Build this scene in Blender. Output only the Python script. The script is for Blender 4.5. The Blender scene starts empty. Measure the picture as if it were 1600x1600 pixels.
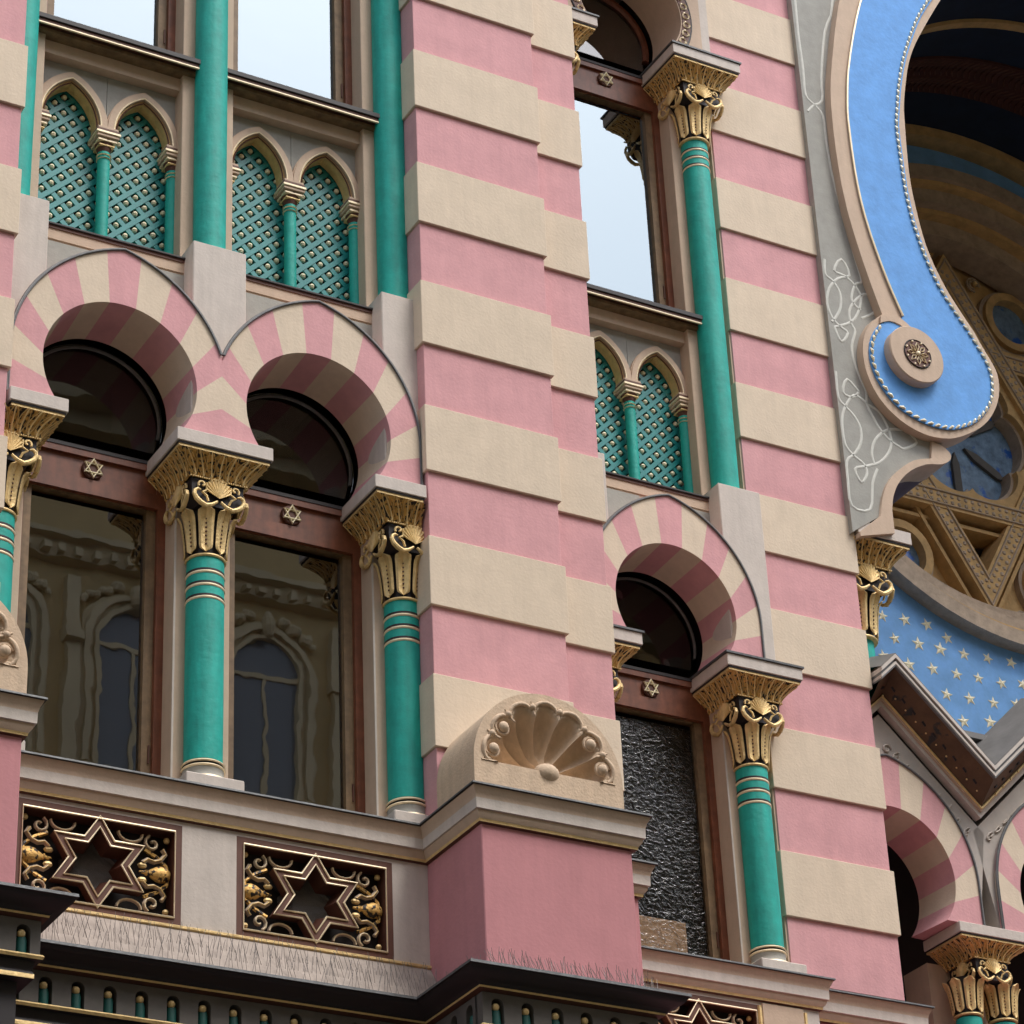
import bpy, math, random
from mathutils import Vector, Matrix
random.seed(7)
S = bpy.context.scene
PI = math.pi
sin, cos = math.sin, math.cos
DZ = 15.43            # facade datum above the street
# ------------------------------------------------------------ camera
cd = bpy.data.cameras.new('camera'); cam = bpy.data.objects.new('camera', cd); S.collection.objects.link(cam)
R_, U_, F_ = Vector((0.873213, -0.485509, -0.042192)), Vector((-0.213417, -0.458798, 0.86253)), Vector((0.438123, 0.744168, 0.504245))
cam.matrix_world = Matrix.Translation((-7.8976, -14.5028, -13.8332 + DZ)) @ Matrix((R_, U_, -F_)).transposed().to_4x4()
cd.sensor_width = 36; cd.lens = 4578.3 / 1600 * 36; cd.shift_x = 0; cd.shift_y = -33.9 / 1600
cd.clip_start = .1; cd.clip_end = 2000
S.camera = cam
# ------------------------------------------------------------ sky, light, exposure
W = bpy.data.worlds.new('World'); S.world = W; W.use_nodes = True
nt = W.node_tree; nt.nodes.clear()
sky = nt.nodes.new('ShaderNodeTexSky'); sky.sky_type = 'NISHITA'; sky.sun_disc = False
SUN_EL, SUN_AZ = math.radians(60), math.radians(150)      # azimuth from +Y, clockwise
sky.sun_elevation = SUN_EL; sky.sun_rotation = SUN_AZ; sky.dust_density = 2.5; sky.air_density = 1; sky.ozone_density = 1
hs = nt.nodes.new('ShaderNodeHueSaturation'); hs.inputs['Saturation'].default_value = .5
bg = nt.nodes.new('ShaderNodeBackground'); bg.inputs['Strength'].default_value = .15
wo = nt.nodes.new('ShaderNodeOutputWorld')
nt.links.new(sky.outputs[0], hs.inputs['Color']); nt.links.new(hs.outputs[0], bg.inputs[0]); nt.links.new(bg.outputs[0], wo.inputs[0])
sd = bpy.data.lights.new('sun', 'SUN'); sd.energy = .95; sd.angle = math.radians(20); sd.color = (1, .96, .9)
so = bpy.data.objects.new('sun', sd); S.collection.objects.link(so)
dirv = Vector((sin(SUN_AZ) * cos(SUN_EL), cos(SUN_AZ) * cos(SUN_EL), sin(SUN_EL)))
so.rotation_euler = dirv.to_track_quat('Z', 'Y').to_euler()
S.view_settings.view_transform = 'Standard'; S.view_settings.look = 'None'; S.view_settings.gamma = 1
S.view_settings.use_curve_mapping = False; S.view_settings.exposure = 1.02
S.render.engine = 'CYCLES'; S.cycles.max_bounces = 6

# ------------------------------------------------------------ materials
MATS = {}
def mat(name, col, rough=.7, metal=0, var=.0, vscale=6, bump=0, bscale=60, col2=None, c2=.5, spec=.5, streak=0):
    m = bpy.data.materials.new(name); m.use_nodes = True; n = m.node_tree.nodes; l = m.node_tree.links
    b = n['Principled BSDF']; b.inputs['Roughness'].default_value = rough; b.inputs['Metallic'].default_value = metal
    b.inputs['Specular IOR Level'].default_value = spec
    c = (*col, 1); b.inputs['Base Color'].default_value = c
    geo = n.new('ShaderNodeNewGeometry'); tex = geo.outputs['Position']
    if var or col2 or streak:
        nz = n.new('ShaderNodeTexNoise'); nz.inputs['Scale'].default_value = vscale; nz.inputs['Detail'].default_value = 8; nz.inputs['Roughness'].default_value = .65
        l.new(tex, nz.inputs['Vector'])
        mr = n.new('ShaderNodeMapRange'); mr.inputs[1].default_value = .3; mr.inputs[2].default_value = .7
        mr.inputs[3].default_value = 1 - var; mr.inputs[4].default_value = 1 + var
        l.new(nz.outputs[0], mr.inputs[0])
        mx = n.new('ShaderNodeMix'); mx.data_type = 'RGBA'; mx.blend_type = 'MULTIPLY'; mx.inputs[0].default_value = 1
        mx.inputs[6].default_value = c; l.new(mr.outputs[0], mx.inputs[7]); out = mx.outputs[2]
        if streak:   # weathering runs, stretched downwards
            mp = n.new('ShaderNodeMapping'); mp.inputs['Scale'].default_value = (9, 9, .9); l.new(tex, mp.inputs[0])
            n2 = n.new('ShaderNodeTexNoise'); n2.inputs['Scale'].default_value = 2.2; n2.inputs['Detail'].default_value = 6; l.new(mp.outputs[0], n2.inputs['Vector'])
            r2 = n.new('ShaderNodeMapRange'); r2.inputs[1].default_value = .35; r2.inputs[2].default_value = .75; r2.inputs[3].default_value = 1; r2.inputs[4].default_value = 1 - streak
            l.new(n2.outputs[0], r2.inputs[0])
            m2 = n.new('ShaderNodeMix'); m2.data_type = 'RGBA'; m2.blend_type = 'MULTIPLY'; m2.inputs[0].default_value = 1
            l.new(out, m2.inputs[6]); l.new(r2.outputs[0], m2.inputs[7]); out = m2.outputs[2]
        if col2:
            n3 = n.new('ShaderNodeTexNoise'); n3.inputs['Scale'].default_value = c2[1]; n3.inputs['Detail'].default_value = 4; l.new(tex, n3.inputs['Vector'])
            r3 = n.new('ShaderNodeMapRange'); r3.inputs[1].default_value = c2[0]; r3.inputs[2].default_value = c2[0] + .06; l.new(n3.outputs[0], r3.inputs[0])
            m3 = n.new('ShaderNodeMix'); m3.data_type = 'RGBA'; l.new(r3.outputs[0], m3.inputs[0]); l.new(out, m3.inputs[6]); m3.inputs[7].default_value = (*col2, 1); out = m3.outputs[2]
            if metal:
                mm = n.new('ShaderNodeMath'); mm.operation = 'MULTIPLY_ADD'; l.new(r3.outputs[0], mm.inputs[0]); mm.inputs[1].default_value = -metal; mm.inputs[2].default_value = metal; l.new(mm.outputs[0], b.inputs['Metallic'])
        l.new(out, b.inputs['Base Color'])
    if bump:
        nb = n.new('ShaderNodeTexNoise'); nb.inputs['Scale'].default_value = bscale; nb.inputs['Detail'].default_value = 6; l.new(tex, nb.inputs['Vector'])
        bp = n.new('ShaderNodeBump'); bp.inputs['Strength'].default_value = bump; bp.inputs['Distance'].default_value = .01
        l.new(nb.outputs[0], bp.inputs['Height']); l.new(bp.outputs[0], b.inputs['Normal'])
    MATS[name] = m; return m
PINK = mat('pink_plaster', (.675, .35, .37), .85, var=.10, vscale=3.5, bump=.25, bscale=45, streak=.06)
CREAM = mat('cream_plaster', (.71, .59, .455), .85, var=.06, vscale=5, bump=.25, bscale=45, streak=.06)
BASEPINK = mat('base_pink_plaster', (.57, .25, .27), .85, var=.06, vscale=4, bump=.2, bscale=40, streak=.06)
BEIGE = mat('beige_stucco', (.57, .43, .32), .8, var=.06, vscale=8, bump=.2, bscale=50, streak=.08)
PALE = mat('pale_stone', (.62, .555, .50), .8, var=.06, vscale=8, bump=.2, bscale=50, streak=.12)
SHELLM = mat('shell_stucco', (.65, .49, .345), .8, var=.08, vscale=14, bump=.35, bscale=60, streak=.15)
GREY = mat('grey_stucco', (.34, .335, .305), .85, var=.1, vscale=9, bump=.2, bscale=50)
LINE = mat('painted_white_line', (.60, .60, .55), .8, var=.08, vscale=20)
TEAL = mat('teal_paint', (.006, .40, .335), .62, var=.16, vscale=9, bump=.3, bscale=30, streak=.22)
TEALD = mat('sky_tinted_lattice_teal', (.02, .25, .25), .35, var=.15, vscale=12)  # lattice teal with a bluish sky reflection put into its colour
GOLD = mat('gold_leaf', (.78, .57, .26), .5, metal=.25, var=.18, vscale=18, bump=.5, bscale=60)
GOLDB = mat('gilding_over_black', (.66, .40, .12), .5, metal=.4, var=.25, vscale=30, bump=.6, bscale=60, col2=(.02, .012, .008), c2=(.51, 38))
PGOLD = mat('pale_gold', (.90, .76, .52), .45, metal=.2, var=.1, vscale=30)
BLACK = mat('black_ground', (.018, .014, .016), .6)
DKBROWN = mat('dark_brown_paint', (.10, .035, .02), .6, var=.2, vscale=12)
REDBR = mat('red_brown_paint', (.12, .045, .028), .6, var=.15, vscale=12)
WOOD = mat('varnished_wood', (.20, .065, .032), .42, var=.3, vscale=10, streak=.35)
TAN = mat('weathered_tan_wood', (.22, .14, .07), .6, var=.3, vscale=14, streak=.4)
SLATE = mat('grey_flashing', (.10, .105, .11), .5, metal=.3, var=.3, vscale=18, bump=.2)
LEAD = mat('lead_flashing', (.16, .16, .16), .5, metal=.4, var=.2, vscale=10)
DGREY = mat('dark_grey_fascia', (.12, .11, .10), .75, var=.15, vscale=10)
BLUE = mat('blue_stucco', (.12, .34, .74), .75, var=.13, vscale=6, bump=.25, bscale=30)
BLUE2 = mat('blue_star_wall', (.19, .42, .80), .8, var=.14, vscale=5, bump=.2, bscale=25)
STONE = mat('brown_tracery_stone', (.60, .39, .17), .8, var=.22, vscale=7, bump=.3, bscale=35)
STONE2 = mat('grey_brown_rim_stone', (.46, .36, .27), .8, var=.22, vscale=9, bump=.3, bscale=35)
SOFFIT = mat('stencilled_soffit', (.11, .06, .03), .7, var=.3, vscale=6, col2=(.03, .03, .03), c2=(.60, 9))
SCROLLG = mat('scroll_painted_grey', (.48, .43, .39), .8, var=.1, col2=(.5, .44, .39), c2=(.53, 14))
STARW = mat('star_gilding', (.95, .87, .62), .5)
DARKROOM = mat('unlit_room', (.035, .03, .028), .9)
BLIND = mat('pale_blind', (.62, .80, .92), .9, var=.03)  # pale blind, its blue tint stands in for sky reflected in the panes
CARD = mat('tan_cardboard', (.95, .64, .40), .9, var=.12, vscale=25)
OCHRE = mat('ochre_render', (.60, .45, .22), .85, var=.1, vscale=1)
OCHRET = mat('ochre_trim', (.66, .54, .33), .85, var=.1, vscale=1)
ASPH = mat('asphalt', (.04, .04, .04), .9, var=.2, vscale=3)
COBBLE = mat('paving', (.07, .07, .065), .85, var=.2, vscale=3)
ROOFM = mat('grey_roof_sheet', (.17, .165, .16), .6, var=.2, vscale=5)
WIRE = mat('spike_wire', (.22, .20, .19), .5, metal=.6)
def glass(name, ior, tint, bumpy=0, rough=.01, refl=(1, 1, 1)):
    m = bpy.data.materials.new(name); m.use_nodes = True; n = m.node_tree.nodes; l = m.node_tree.links; n.clear()
    o = n.new('ShaderNodeOutputMaterial'); mx = n.new('ShaderNodeMixShader'); fr = n.new('ShaderNodeFresnel'); fr.inputs[0].default_value = ior
    t = n.new('ShaderNodeBsdfTransparent'); t.inputs[0].default_value = (*tint, 1); g = n.new('ShaderNodeBsdfGlossy'); g.inputs['Roughness'].default_value = rough; g.inputs['Color'].default_value = (*refl, 1)
    l.new(fr.outputs[0], mx.inputs[0]); l.new(t.outputs[0], mx.inputs[1]); l.new(g.outputs[0], mx.inputs[2]); l.new(mx.outputs[0], o.inputs[0])
    geo = n.new('ShaderNodeNewGeometry')
    if bumpy:
        mp = n.new('ShaderNodeMapping'); mp.inputs['Scale'].default_value = (1, 1, 1.5); l.new(geo.outputs['Position'], mp.inputs[0])
        nz = n.new('ShaderNodeTexNoise'); nz.inputs['Scale'].default_value = 20; nz.inputs['Detail'].default_value = 2; nz.inputs['Distortion'].default_value = 1.2; l.new(mp.outputs[0], nz.inputs[0])
        bp = n.new('ShaderNodeBump'); bp.inputs['Strength'].default_value = 1; bp.inputs['Distance'].default_value = bumpy; l.new(nz.outputs[0], bp.inputs['Height'])
    else:
        nz = n.new('ShaderNodeTexNoise'); nz.inputs['Scale'].default_value = 1.6; nz.inputs['Detail'].default_value = 3; l.new(geo.outputs['Position'], nz.inputs[0])
        bp = n.new('ShaderNodeBump'); bp.inputs['Strength'].default_value = .13; bp.inputs['Distance'].default_value = .006; l.new(nz.outputs[0], bp.inputs['Height'])
    l.new(bp.outputs[0], g.inputs['Normal']); l.new(bp.outputs[0], fr.inputs['Normal'])
    return m
GLASS = glass('window_glass', 2.5, (.8, .82, .82))
GLASSU = glass('upper_window_glass', 3.9, (.8, .82, .82), refl=(.80, .93, 1))
GLASSL = glass('lunette_glass', 1.5, (.6, .6, .6))
GLASSR = glass('rippled_glass', 1.28, (.93, .93, .93), bumpy=.009, rough=.2)
NAVY = mat('dark_navy_paint', (.008, .02, .05), .85, var=.2, vscale=5)
MAROON = mat('dark_maroon_paint', (.07, .02, .016), .8, var=.2, vscale=8)
BGLASS = mat('blue_stained_glass', (.17, .27, .40), .25, var=.4, vscale=9, col2=(.03, .13, .50), c2=(.56, 5), spec=.8)

# ------------------------------------------------------------ mesh builder
class B:
    def __init__(s): s.v = []; s.f = []; s.m = []; s.mats = []
    def mi(s, m):
        if m not in s.mats: s.mats.append(m)
        return s.mats.index(m)
    def add(s, vs, fs, m):
        o = len(s.v); s.v += [tuple(v) for v in vs]; k = s.mi(m)
        for f in fs: s.f.append(tuple(o + i for i in f)); s.m.append(k)
    def box(s, x0, x1, y0, y1, z0, z1, m, c=0):
        if c:
            a = [(x0 + c, y0), (x1 - c, y0), (x1, y0 + c), (x1, y1), (x0, y1), (x0, y0 + c)]
            rings = [[(x, y + (c if y < y1 and 1 else 0) if y <= y0 + c else y, z0) for x, y in a]]
            def rg(sh, z): return [(min(max(x, x0 + sh), x1 - sh), max(y, y0 + sh), z) for x, y in a]
            R = [rg(c, z0), rg(0, z0 + c), rg(0, z1 - c), rg(c, z1)]
            vs = sum(R, []); fs = []
            for k in range(3):
                for i in range(6): fs.append((k * 6 + i, k * 6 + (i + 1) % 6, k * 6 + 6 + (i + 1) % 6, k * 6 + 6 + i))
            fs += [tuple(range(5, -1, -1)), tuple(range(18, 24))]
            s.add(vs, fs, m); return
        s.add([(x0, y0, z0), (x1, y0, z0), (x1, y1, z0), (x0, y1, z0), (x0, y0, z1), (x1, y0, z1), (x1, y1, z1), (x0, y1, z1)],
              [(0, 1, 5, 4), (1, 2, 6, 5), (2, 3, 7, 6), (3, 0, 4, 7), (4, 5, 6, 7), (3, 2, 1, 0)], m)
    def prism(s, pts, y0, y1, m, side=None):
        n = len(pts); vs = [(x, y0, z) for x, z in pts] + [(x, y1, z) for x, z in pts]
        s.add(vs, [tuple(range(n)), tuple(range(2 * n - 1, n - 1, -1))], m)
        s.add(vs, [(i, n + i, n + (i + 1) % n, (i + 1) % n) for i in range(n)], side or m)
    def strip(s, A, Bp, y0, y1, m, closed=False, mi_=None, mo=None):
        # solid band between two XZ polylines of equal length
        n = len(A); e = n if closed else n - 1
        vs = [(x, y0, z) for x, z in A] + [(x, y0, z) for x, z in Bp] + [(x, y1, z) for x, z in A] + [(x, y1, z) for x, z in Bp]
        F = []; G = []; H = []
        for i in range(e):
            j = (i + 1) % n
            F.append((i, j, n + j, n + i)); F.append((2 * n + i, 3 * n + i, 3 * n + j, 2 * n + j)); G.append((i, 2 * n + i, 2 * n + j, j)); H.append((n + i, n + j, 3 * n + j, 3 * n + i))
        if not closed: F += [(0, n, 3 * n, 2 * n), (n - 1, 3 * n - 1, 4 * n - 1, 2 * n - 1)]
        s.add(vs, F, m); s.add(vs, G, mi_ or m); s.add(vs, H, mo or m)
    def lathe(s, prof, m, seg=32, a0=0, a1=2 * PI, cx=0, cy=0, ms=None):
        full = abs(a1 - a0 - 2 * PI) < 1e-6; k = seg if full else seg + 1
        vs = []
        for r, z in prof:
            for i in range(k):
                a = a0 + (a1 - a0) * i / seg; vs.append((cx + r * cos(a), cy + r * sin(a), z))
        for j in range(len(prof) - 1):
            fs = []
            for i in range(seg):
                i2 = (i + 1) % k; fs.append((j * k + i, j * k + i2, (j + 1) * k + i2, (j + 1) * k + i))
            o = len(s.v) if j == 0 else o
            if j == 0: s.v += vs
            kk = s.mi(ms[j] if ms else m)
            for f in fs: s.f.append(tuple(o + q for q in f)); s.m.append(kk)
    def ball(s, c, r, m, seg=10, sc=(1, 1, 1)):
        vs = []; fs = []; h = seg // 2
        for j in range(h + 1):
            p = PI * j / h
            for i in range(seg):
                a = 2 * PI * i / seg; vs.append((c[0] + r * sc[0] * sin(p) * cos(a), c[1] + r * sc[1] * sin(p) * sin(a), c[2] + r * sc[2] * cos(p)))
        for j in range(h):
            for i in range(seg): fs.append((j * seg + i, (j + 1) * seg + i, (j + 1) * seg + (i + 1) % seg, j * seg + (i + 1) % seg))
        s.add(vs, fs, m)
    def tube(s, P, r, m, n=6, closed=False, rr=None):
        P = [Vector(p) for p in P]; k = len(P); vs = []
        for i, p in enumerate(P):
            t = (P[(i + 1) % k] - P[i - 1]) if closed or 0 < i < k - 1 else (P[1] - P[0] if i == 0 else P[-1] - P[-2])
            if t.length < 1e-9: t = Vector((1, 0, 0))
            t.normalize(); u = t.cross(Vector((0, 1, 0)));
            if u.length < .1: u = t.cross(Vector((1, 0, 0)))
            u.normalize(); w = t.cross(u); q = rr[i] if rr else r
            for j in range(n): a = 2 * PI * j / n; vs.append(p + u * q * cos(a) + w * q * sin(a))
        fs = []
        for i in range(k if closed else k - 1):
            i2 = (i + 1) % k
            for j in range(n): fs.append((i * n + j, i * n + (j + 1) % n, i2 * n + (j + 1) % n, i2 * n + j))
        if not closed: fs += [tuple(range(n - 1, -1, -1)), tuple(range((k - 1) * n, k * n))]
        s.add(vs, fs, m)
    def sweep(s, path, prof, cap=True):
        # path: XY corners, wall to the left of travel direction reversed (outward = right side of travel = -Y for +X travel)
        n = len(path); off = []
        for i in range(n):
            def nrm(a, b): d = Vector((b[0] - a[0], b[1] - a[1])).normalized(); return Vector((d.y, -d.x))
            if i == 0: o = nrm(path[0], path[1])
            elif i == n - 1: o = nrm(path[-2], path[-1])
            else:
                a = nrm(path[i - 1], path[i]); b = nrm(path[i], path[i + 1]); o = (a + b) / (1 + a.dot(b))
            off.append(o)
        k = len(prof); vs = [(path[i][0] + off[i].x * p[0], path[i][1] + off[i].y * p[0], p[1]) for i in range(n) for p in prof]
        for j in range(k - 1):
            s.add(vs, [(i * k + j, (i + 1) * k + j, (i + 1) * k + j + 1, i * k + j + 1) for i in range(n - 1)], prof[j][2])
        if cap: s.add(vs, [tuple(range(k)), tuple(range(n * k - 1, (n - 1) * k - 1, -1))], prof[1][2])
    def mesh(s, name, smooth=35):
        # drop the unused duplicates left by the two-material adders
        used = sorted({i for f in s.f for i in f}); mp = {o: i for i, o in enumerate(used)}
        me = bpy.data.meshes.new(name); me.from_pydata([s.v[i] for i in used], [], [tuple(mp[i] for i in f) for f in s.f])
        for m in s.mats: me.materials.append(m)
        me.polygons.foreach_set('material_index', s.m)
        if smooth:
            import bmesh
            bm = bmesh.new(); bm.from_mesh(me); bmesh.ops.remove_doubles(bm, verts=bm.verts, dist=1e-5); bmesh.ops.recalc_face_normals(bm, faces=bm.faces)
            bm.to_mesh(me); bm.free()
            me.polygons.foreach_set('use_smooth', [True] * len(me.polygons)); me.set_sharp_from_angle(angle=math.radians(smooth))
        return me
CACHE = {}
def part(name, b, parent, loc=(0, 0, 0), key=None, label=None, rot=0, smooth=35, kind=None):
    """link one mesh object; loc is in facade coordinates; b is a B or a function that makes one"""
    if key and key in CACHE: me = CACHE[key]
    else:
        me = (b() if callable(b) else b).mesh(name, smooth)
        if key: CACHE[key] = me
    o = bpy.data.objects.new(name, me); S.collection.objects.link(o)
    if parent:
        o.parent = parent; o.location = Vector(loc) - Vector(parent['at'])
    else: o.location = Vector(loc) + Vector((0, 0, DZ))
    o.rotation_euler[2] = rot; o['at'] = list(loc)
    if label: o['label'] = label
    if kind: o['kind'] = kind
    return o
def thing(name, label, cat, at, group=None):
    o = bpy.data.objects.new(name, None); S.collection.objects.link(o); o.location = Vector(at) + Vector((0, 0, DZ)); o['at'] = list(at)
    o['label'] = label; o['category'] = cat
    if group: o['group'] = group
    return o
def arcp(cx, cz, r, a0, a1, n): return [(cx + r * cos(a0 + (a1 - a0) * i / n), cz + r * sin(a0 + (a1 - a0) * i / n)) for i in range(n + 1)]
BD = thing('synagogue_building', 'pink and cream banded synagogue facade with teal columns, horseshoe arches and blue scrolled great arch', 'building', (2, 0, -DZ))
# ------------------------------------------------------------ banded piers
def pier(x0, x1, y0, y1, ktop, kbot, label, ztop=None):
    a = (x0, y0, -kbot)
    b = B(); b.box(.03, x1 - x0 - .03, .03, y1 - y0, -.5, kbot - ktop + 1, PINK)
    p = part('pier', b, BD, a, label=label)
    for k in range(ktop, kbot + 1):
        w = x1 - x0; d = y1 - y0
        part('cream_course', lambda: cbox(0, w, 0, d, 0, .503, CREAM, .003), p, (x0, y0, -k), key=('cc', round(w, 2), round(d, 2)))
        part('pink_course', lambda: cbox(.018, w - .018, .022, d, 0, .497, PINK, .003), p, (x0, y0, -k - .497), key=('pc', round(w, 2), round(d, 2)))
    return p
def cbox(x0, x1, y0, y1, z0, z1, m, c=.006):
    b = B(); b.box(x0, x1, y0, y1, z0, z1, m, c=c); return b
pier(0, 1.024, 0, .62, -3, 6, 'front banded pier above the shell niche')
pier(1.0, 1.441, .113, 2.0, -3, 6, 'narrower banded pier set back beside the front one')
pier(3.597, 4.603, 1.466, 2.3, -5, 6, 'banded pier beside the great arch')
pier(-3.894, -2.872, 0, .62, -3, 6, 'banded pier at the left edge of the view')
# wall core that closes the building behind everything
b = B(); b.box(-3.9, 1.2, 2.6, 2.9, -9, 4, BEIGE); b.box(-3.9, 3.6, .62, 4, 3.0, 3.3, BEIGE); b.box(-4.2, -3.894, .3, 2.9, -9, 4, BEIGE)
part('back_wall', b, BD, (0, 0, 0))

# ------------------------------------------------------------ columns
def capital_parts(o, at, half=.33, q=1.0, dark=True, w2=0, xl=None, xr=None):
    """slab, flare, volute block and leaf bell; at = axis point on top of the slab"""
    x, y, z = at; key = (round(half, 2), round(q, 2), dark)
    def slab():
        b = B(); b.box(-half if xl is None else xl, half if xr is None else xr, -.30 * q, .24 * q, -.095 * q, 0, PALE, c=.004)
        if dark: b.box(-half - .012, half + .012, -.30 * q - .012, .25 * q, 0, .016, SLATE)
        return b
    part('abacus', slab, o, at, key=('slab', key, xl, xr))
    def flare():
        b = B(); n = 24; N = 6
        # curved frustum with leaf ribs
        top, bot = half - .03, .19 * q
        zt, zb = -.125 * q, -.265 * q
        La, Ra = (-half if xl is None else xl), (half if xr is None else xr)
        b.box(La + .012, Ra - .012, -.29 * q, .24 * q, -.108 * q, -.095 * q, BLACK)
        b.box(La + .018, Ra - .018, -.284 * q, .24 * q, zt, -.108 * q, GOLD)
        def pt(side, u, t, off):   # side 0 front,1 left,2 right ; u -1..1 ; t 0 top..1 bottom
            e = 1 - (1 - t) ** 1.8; hw = top + (bot - top) * e; fr = (.275 * q) + (.19 * q - .275 * q) * e
            zz = zt + (zb - zt) * t
            if side == 0: return (u * hw, -fr - off, zz)
            if side == 1: return (-hw - off, -fr + (u + 1) / 2 * (fr + .24 * q), zz)
            return (hw + off, -fr + (u + 1) / 2 * (fr + .24 * q), zz)
        for sd in (0, 1, 2):
            U = 60; T = 8; vs = []
            for i in range(U + 1):
                for j in range(T + 1):
                    u = -1 + 2 * i / U; t = j / T; ph = (u + 1) / 2 * 7 % 1
                    rib = abs(sin(PI * ph)); off = .014 * q * rib * (1 if t < .9 else .2) - .004
                    vs.append(pt(sd, u, t, off))
            fs = [(i * (T + 1) + j, (i + 1) * (T + 1) + j, (i + 1) * (T + 1) + j + 1, i * (T + 1) + j + 1) for i in range(U) for j in range(T)]
            b.add(vs, fs, GOLDB)
            # raised midribs and leaf edges
            for k in range(7):
                u = -1 + 2 * (k + .5) / 7
                b.tube([pt(sd, u, t / 6, .014 * q) for t in range(7)], .0055 * q, GOLD, n=4)
                for s_ in (-1, 1):
                    b.tube([pt(sd, u + s_ * (.13 * sin(PI * min(1, t / 5 * .9 + .1))), t / 5, .006 * q) for t in range(6)], .004 * q, GOLD, n=3)
        for i in range(26): b.ball((-bot + 2 * bot * i / 25, -.197 * q, zb - .004), .008 * q, GOLD, 6)
        if xl is not None or xr is not None:      # the moulding dies into the pier beside it
            kp = [i for i, f in enumerate(b.f) if not (all(b.v[j][0] > Ra for j in f) or all(b.v[j][0] < La for j in f))]
            b.f = [b.f[i] for i in kp]; b.m = [b.m[i] for i in kp]
        return b
    part('leaf_cornice', flare, o, at, key=('flare', key, xl, xr))
    def block():
        b = B(); h = .178 * q
        P = [(-h, -.27), (h, -.27), (h * .98, -.38), (h * .72, -.45), (-h * .72, -.45), (-h * .98, -.38)]
        b.prism([(px, pz * q) for px, pz in P], -h, .2 * q, BLACK)
        return b
    bl = part('volute_block', block, o, at, key=('vb', key))
    def orn():
        b = B()
        for ang in (0, -PI / 2, PI / 2):
            c, s_ = cos(ang), sin(ang)
            def T(px, py, pz): return (px * c - py * s_, px * s_ + py * c, pz)
            Y0 = -.182 * q
            # fan shell
            vs = [T(0, Y0 - .03 * q, -.405 * q)]; n = 22
            for i in range(n + 1):
                a = -.35 + (PI + .7) * i / n; rr = (.080 + (.005 if i % 2 else -.004)) * q
                vs.append(T(rr * cos(a), Y0 - (.022 if i % 2 else .012) * q, -.335 * q + rr * sin(a)))
            for i in range(n + 1):
                a = -.35 + (PI + .7) * i / n; rr = .084 * q
                vs.append(T(rr * cos(a), Y0 + .01, -.335 * q + rr * sin(a)))
            b.add(vs, [(0, i, i + 1) for i in range(1, n + 1)] + [(i, n + 1 + i, n + 2 + i, i + 1) for i in range(1, n + 1)], GOLD)
            for s2 in (-1, 1):
                # heart leaf: outer lip tube tapering, with spiral curl above
                L = [(.012, -.425), (.05, -.455), (.09, -.47), (.125, -.455), (.155, -.43), (.17, -.40), (.165, -.375), (.145, -.36), (.125, -.365)]
                b.tube([T(s2 * px * q, Y0 - .022 * q, pz * q) for px, pz in L], .02, GOLD, 8, rr=[r_ * q * .82 for r_ in (.010, .016, .020, .021, .020, .018, .015, .012, .006)])
                sp = [T(s2 * (.112 + (.030 - .0028 * k) * cos(k * .62 - .6)) * q, Y0 - .014 * q, (-.318 + (.030 - .0028 * k) * sin(k * .62 - .6)) * q) for k in range(10)]
                b.tube(sp, .008 * q, GOLD, 6)
                b.tube([T(s2 * .07 * q, Y0 - .012 * q, -.43 * q), T(s2 * .085 * q, Y0 - .018 * q, -.395 * q), T(s2 * .115 * q, Y0 - .018 * q, -.375 * q), T(s2 * .08 * q, Y0 - .012 * q, -.35 * q), T(s2 * .082 * q, Y0 - .012 * q, -.30 * q)], .008 * q, GOLD, 5)
        return b
    part('gilt_scrolls', orn, o, at, key=('orn', key))
    def bell():
        b = B(); b.lathe([(.105 * q, -.755 * q), (.112 * q, -.60 * q), (.135 * q, -.46 * q), (.15 * q, -.43 * q)], BLACK, 24)
        n = 8
        for k in range(n):
            a = -PI / 2 + 2 * PI * (k + .5) / n
            def T(u, rr, z): return ((rr) * cos(a + u), (rr) * sin(a + u), z)
            vs = []; J = 12
            for j in range(J + 1):
                t = j / J; z = (-.745 + .30 * t) * q; r = (.118 + .012 * t + .03 * t * t) * q
                w = .33 * min(1, math.sqrt(max(0, 1 - (1 - min(1, t / .22)) ** 2)) + .12) * (1 if t < .85 else math.sqrt(max(.02, 1 - ((t - .85) / .15) ** 2)))
                for i in range(7):
                    u = (-1 + i / 3) * w; pr = (.014, .020, .014, .004, .014, .020, .014)[i] * q
                    vs.append(T(u, r + pr + (.02 * q * max(0, t - .8) / .2), z))
            b.add(vs, [(j * 7 + i, j * 7 + i + 1, j * 7 + 8 + i, j * 7 + 7 + i) for j in range(J) for i in range(6)], GOLD)
            for j in range(7): b.ball(T(0, (.128 + .02 * j / 7) * q, (-.69 + .028 * j) * q), .0075 * q, DKBROWN, 6)
        b.lathe([(.10 * q, -.775 * q), (.128 * q, -.772 * q), (.132 * q, -.764 * q), (.128 * q, -.755 * q), (.10 * q, -.752 * q)], GOLD, 28)
        return b
    for dx in ((0,) if not w2 else (-w2, w2)):
        part('leaf_bell', bell, o, (x + dx, y, z), key=('bell', key))
def ringprof(z, r, h=.022): return [(r - .012, z), (r + .004, z + h * .15), (r + .009, z + h * .5), (r + .004, z + h * .85), (r - .012, z + h)]
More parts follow.
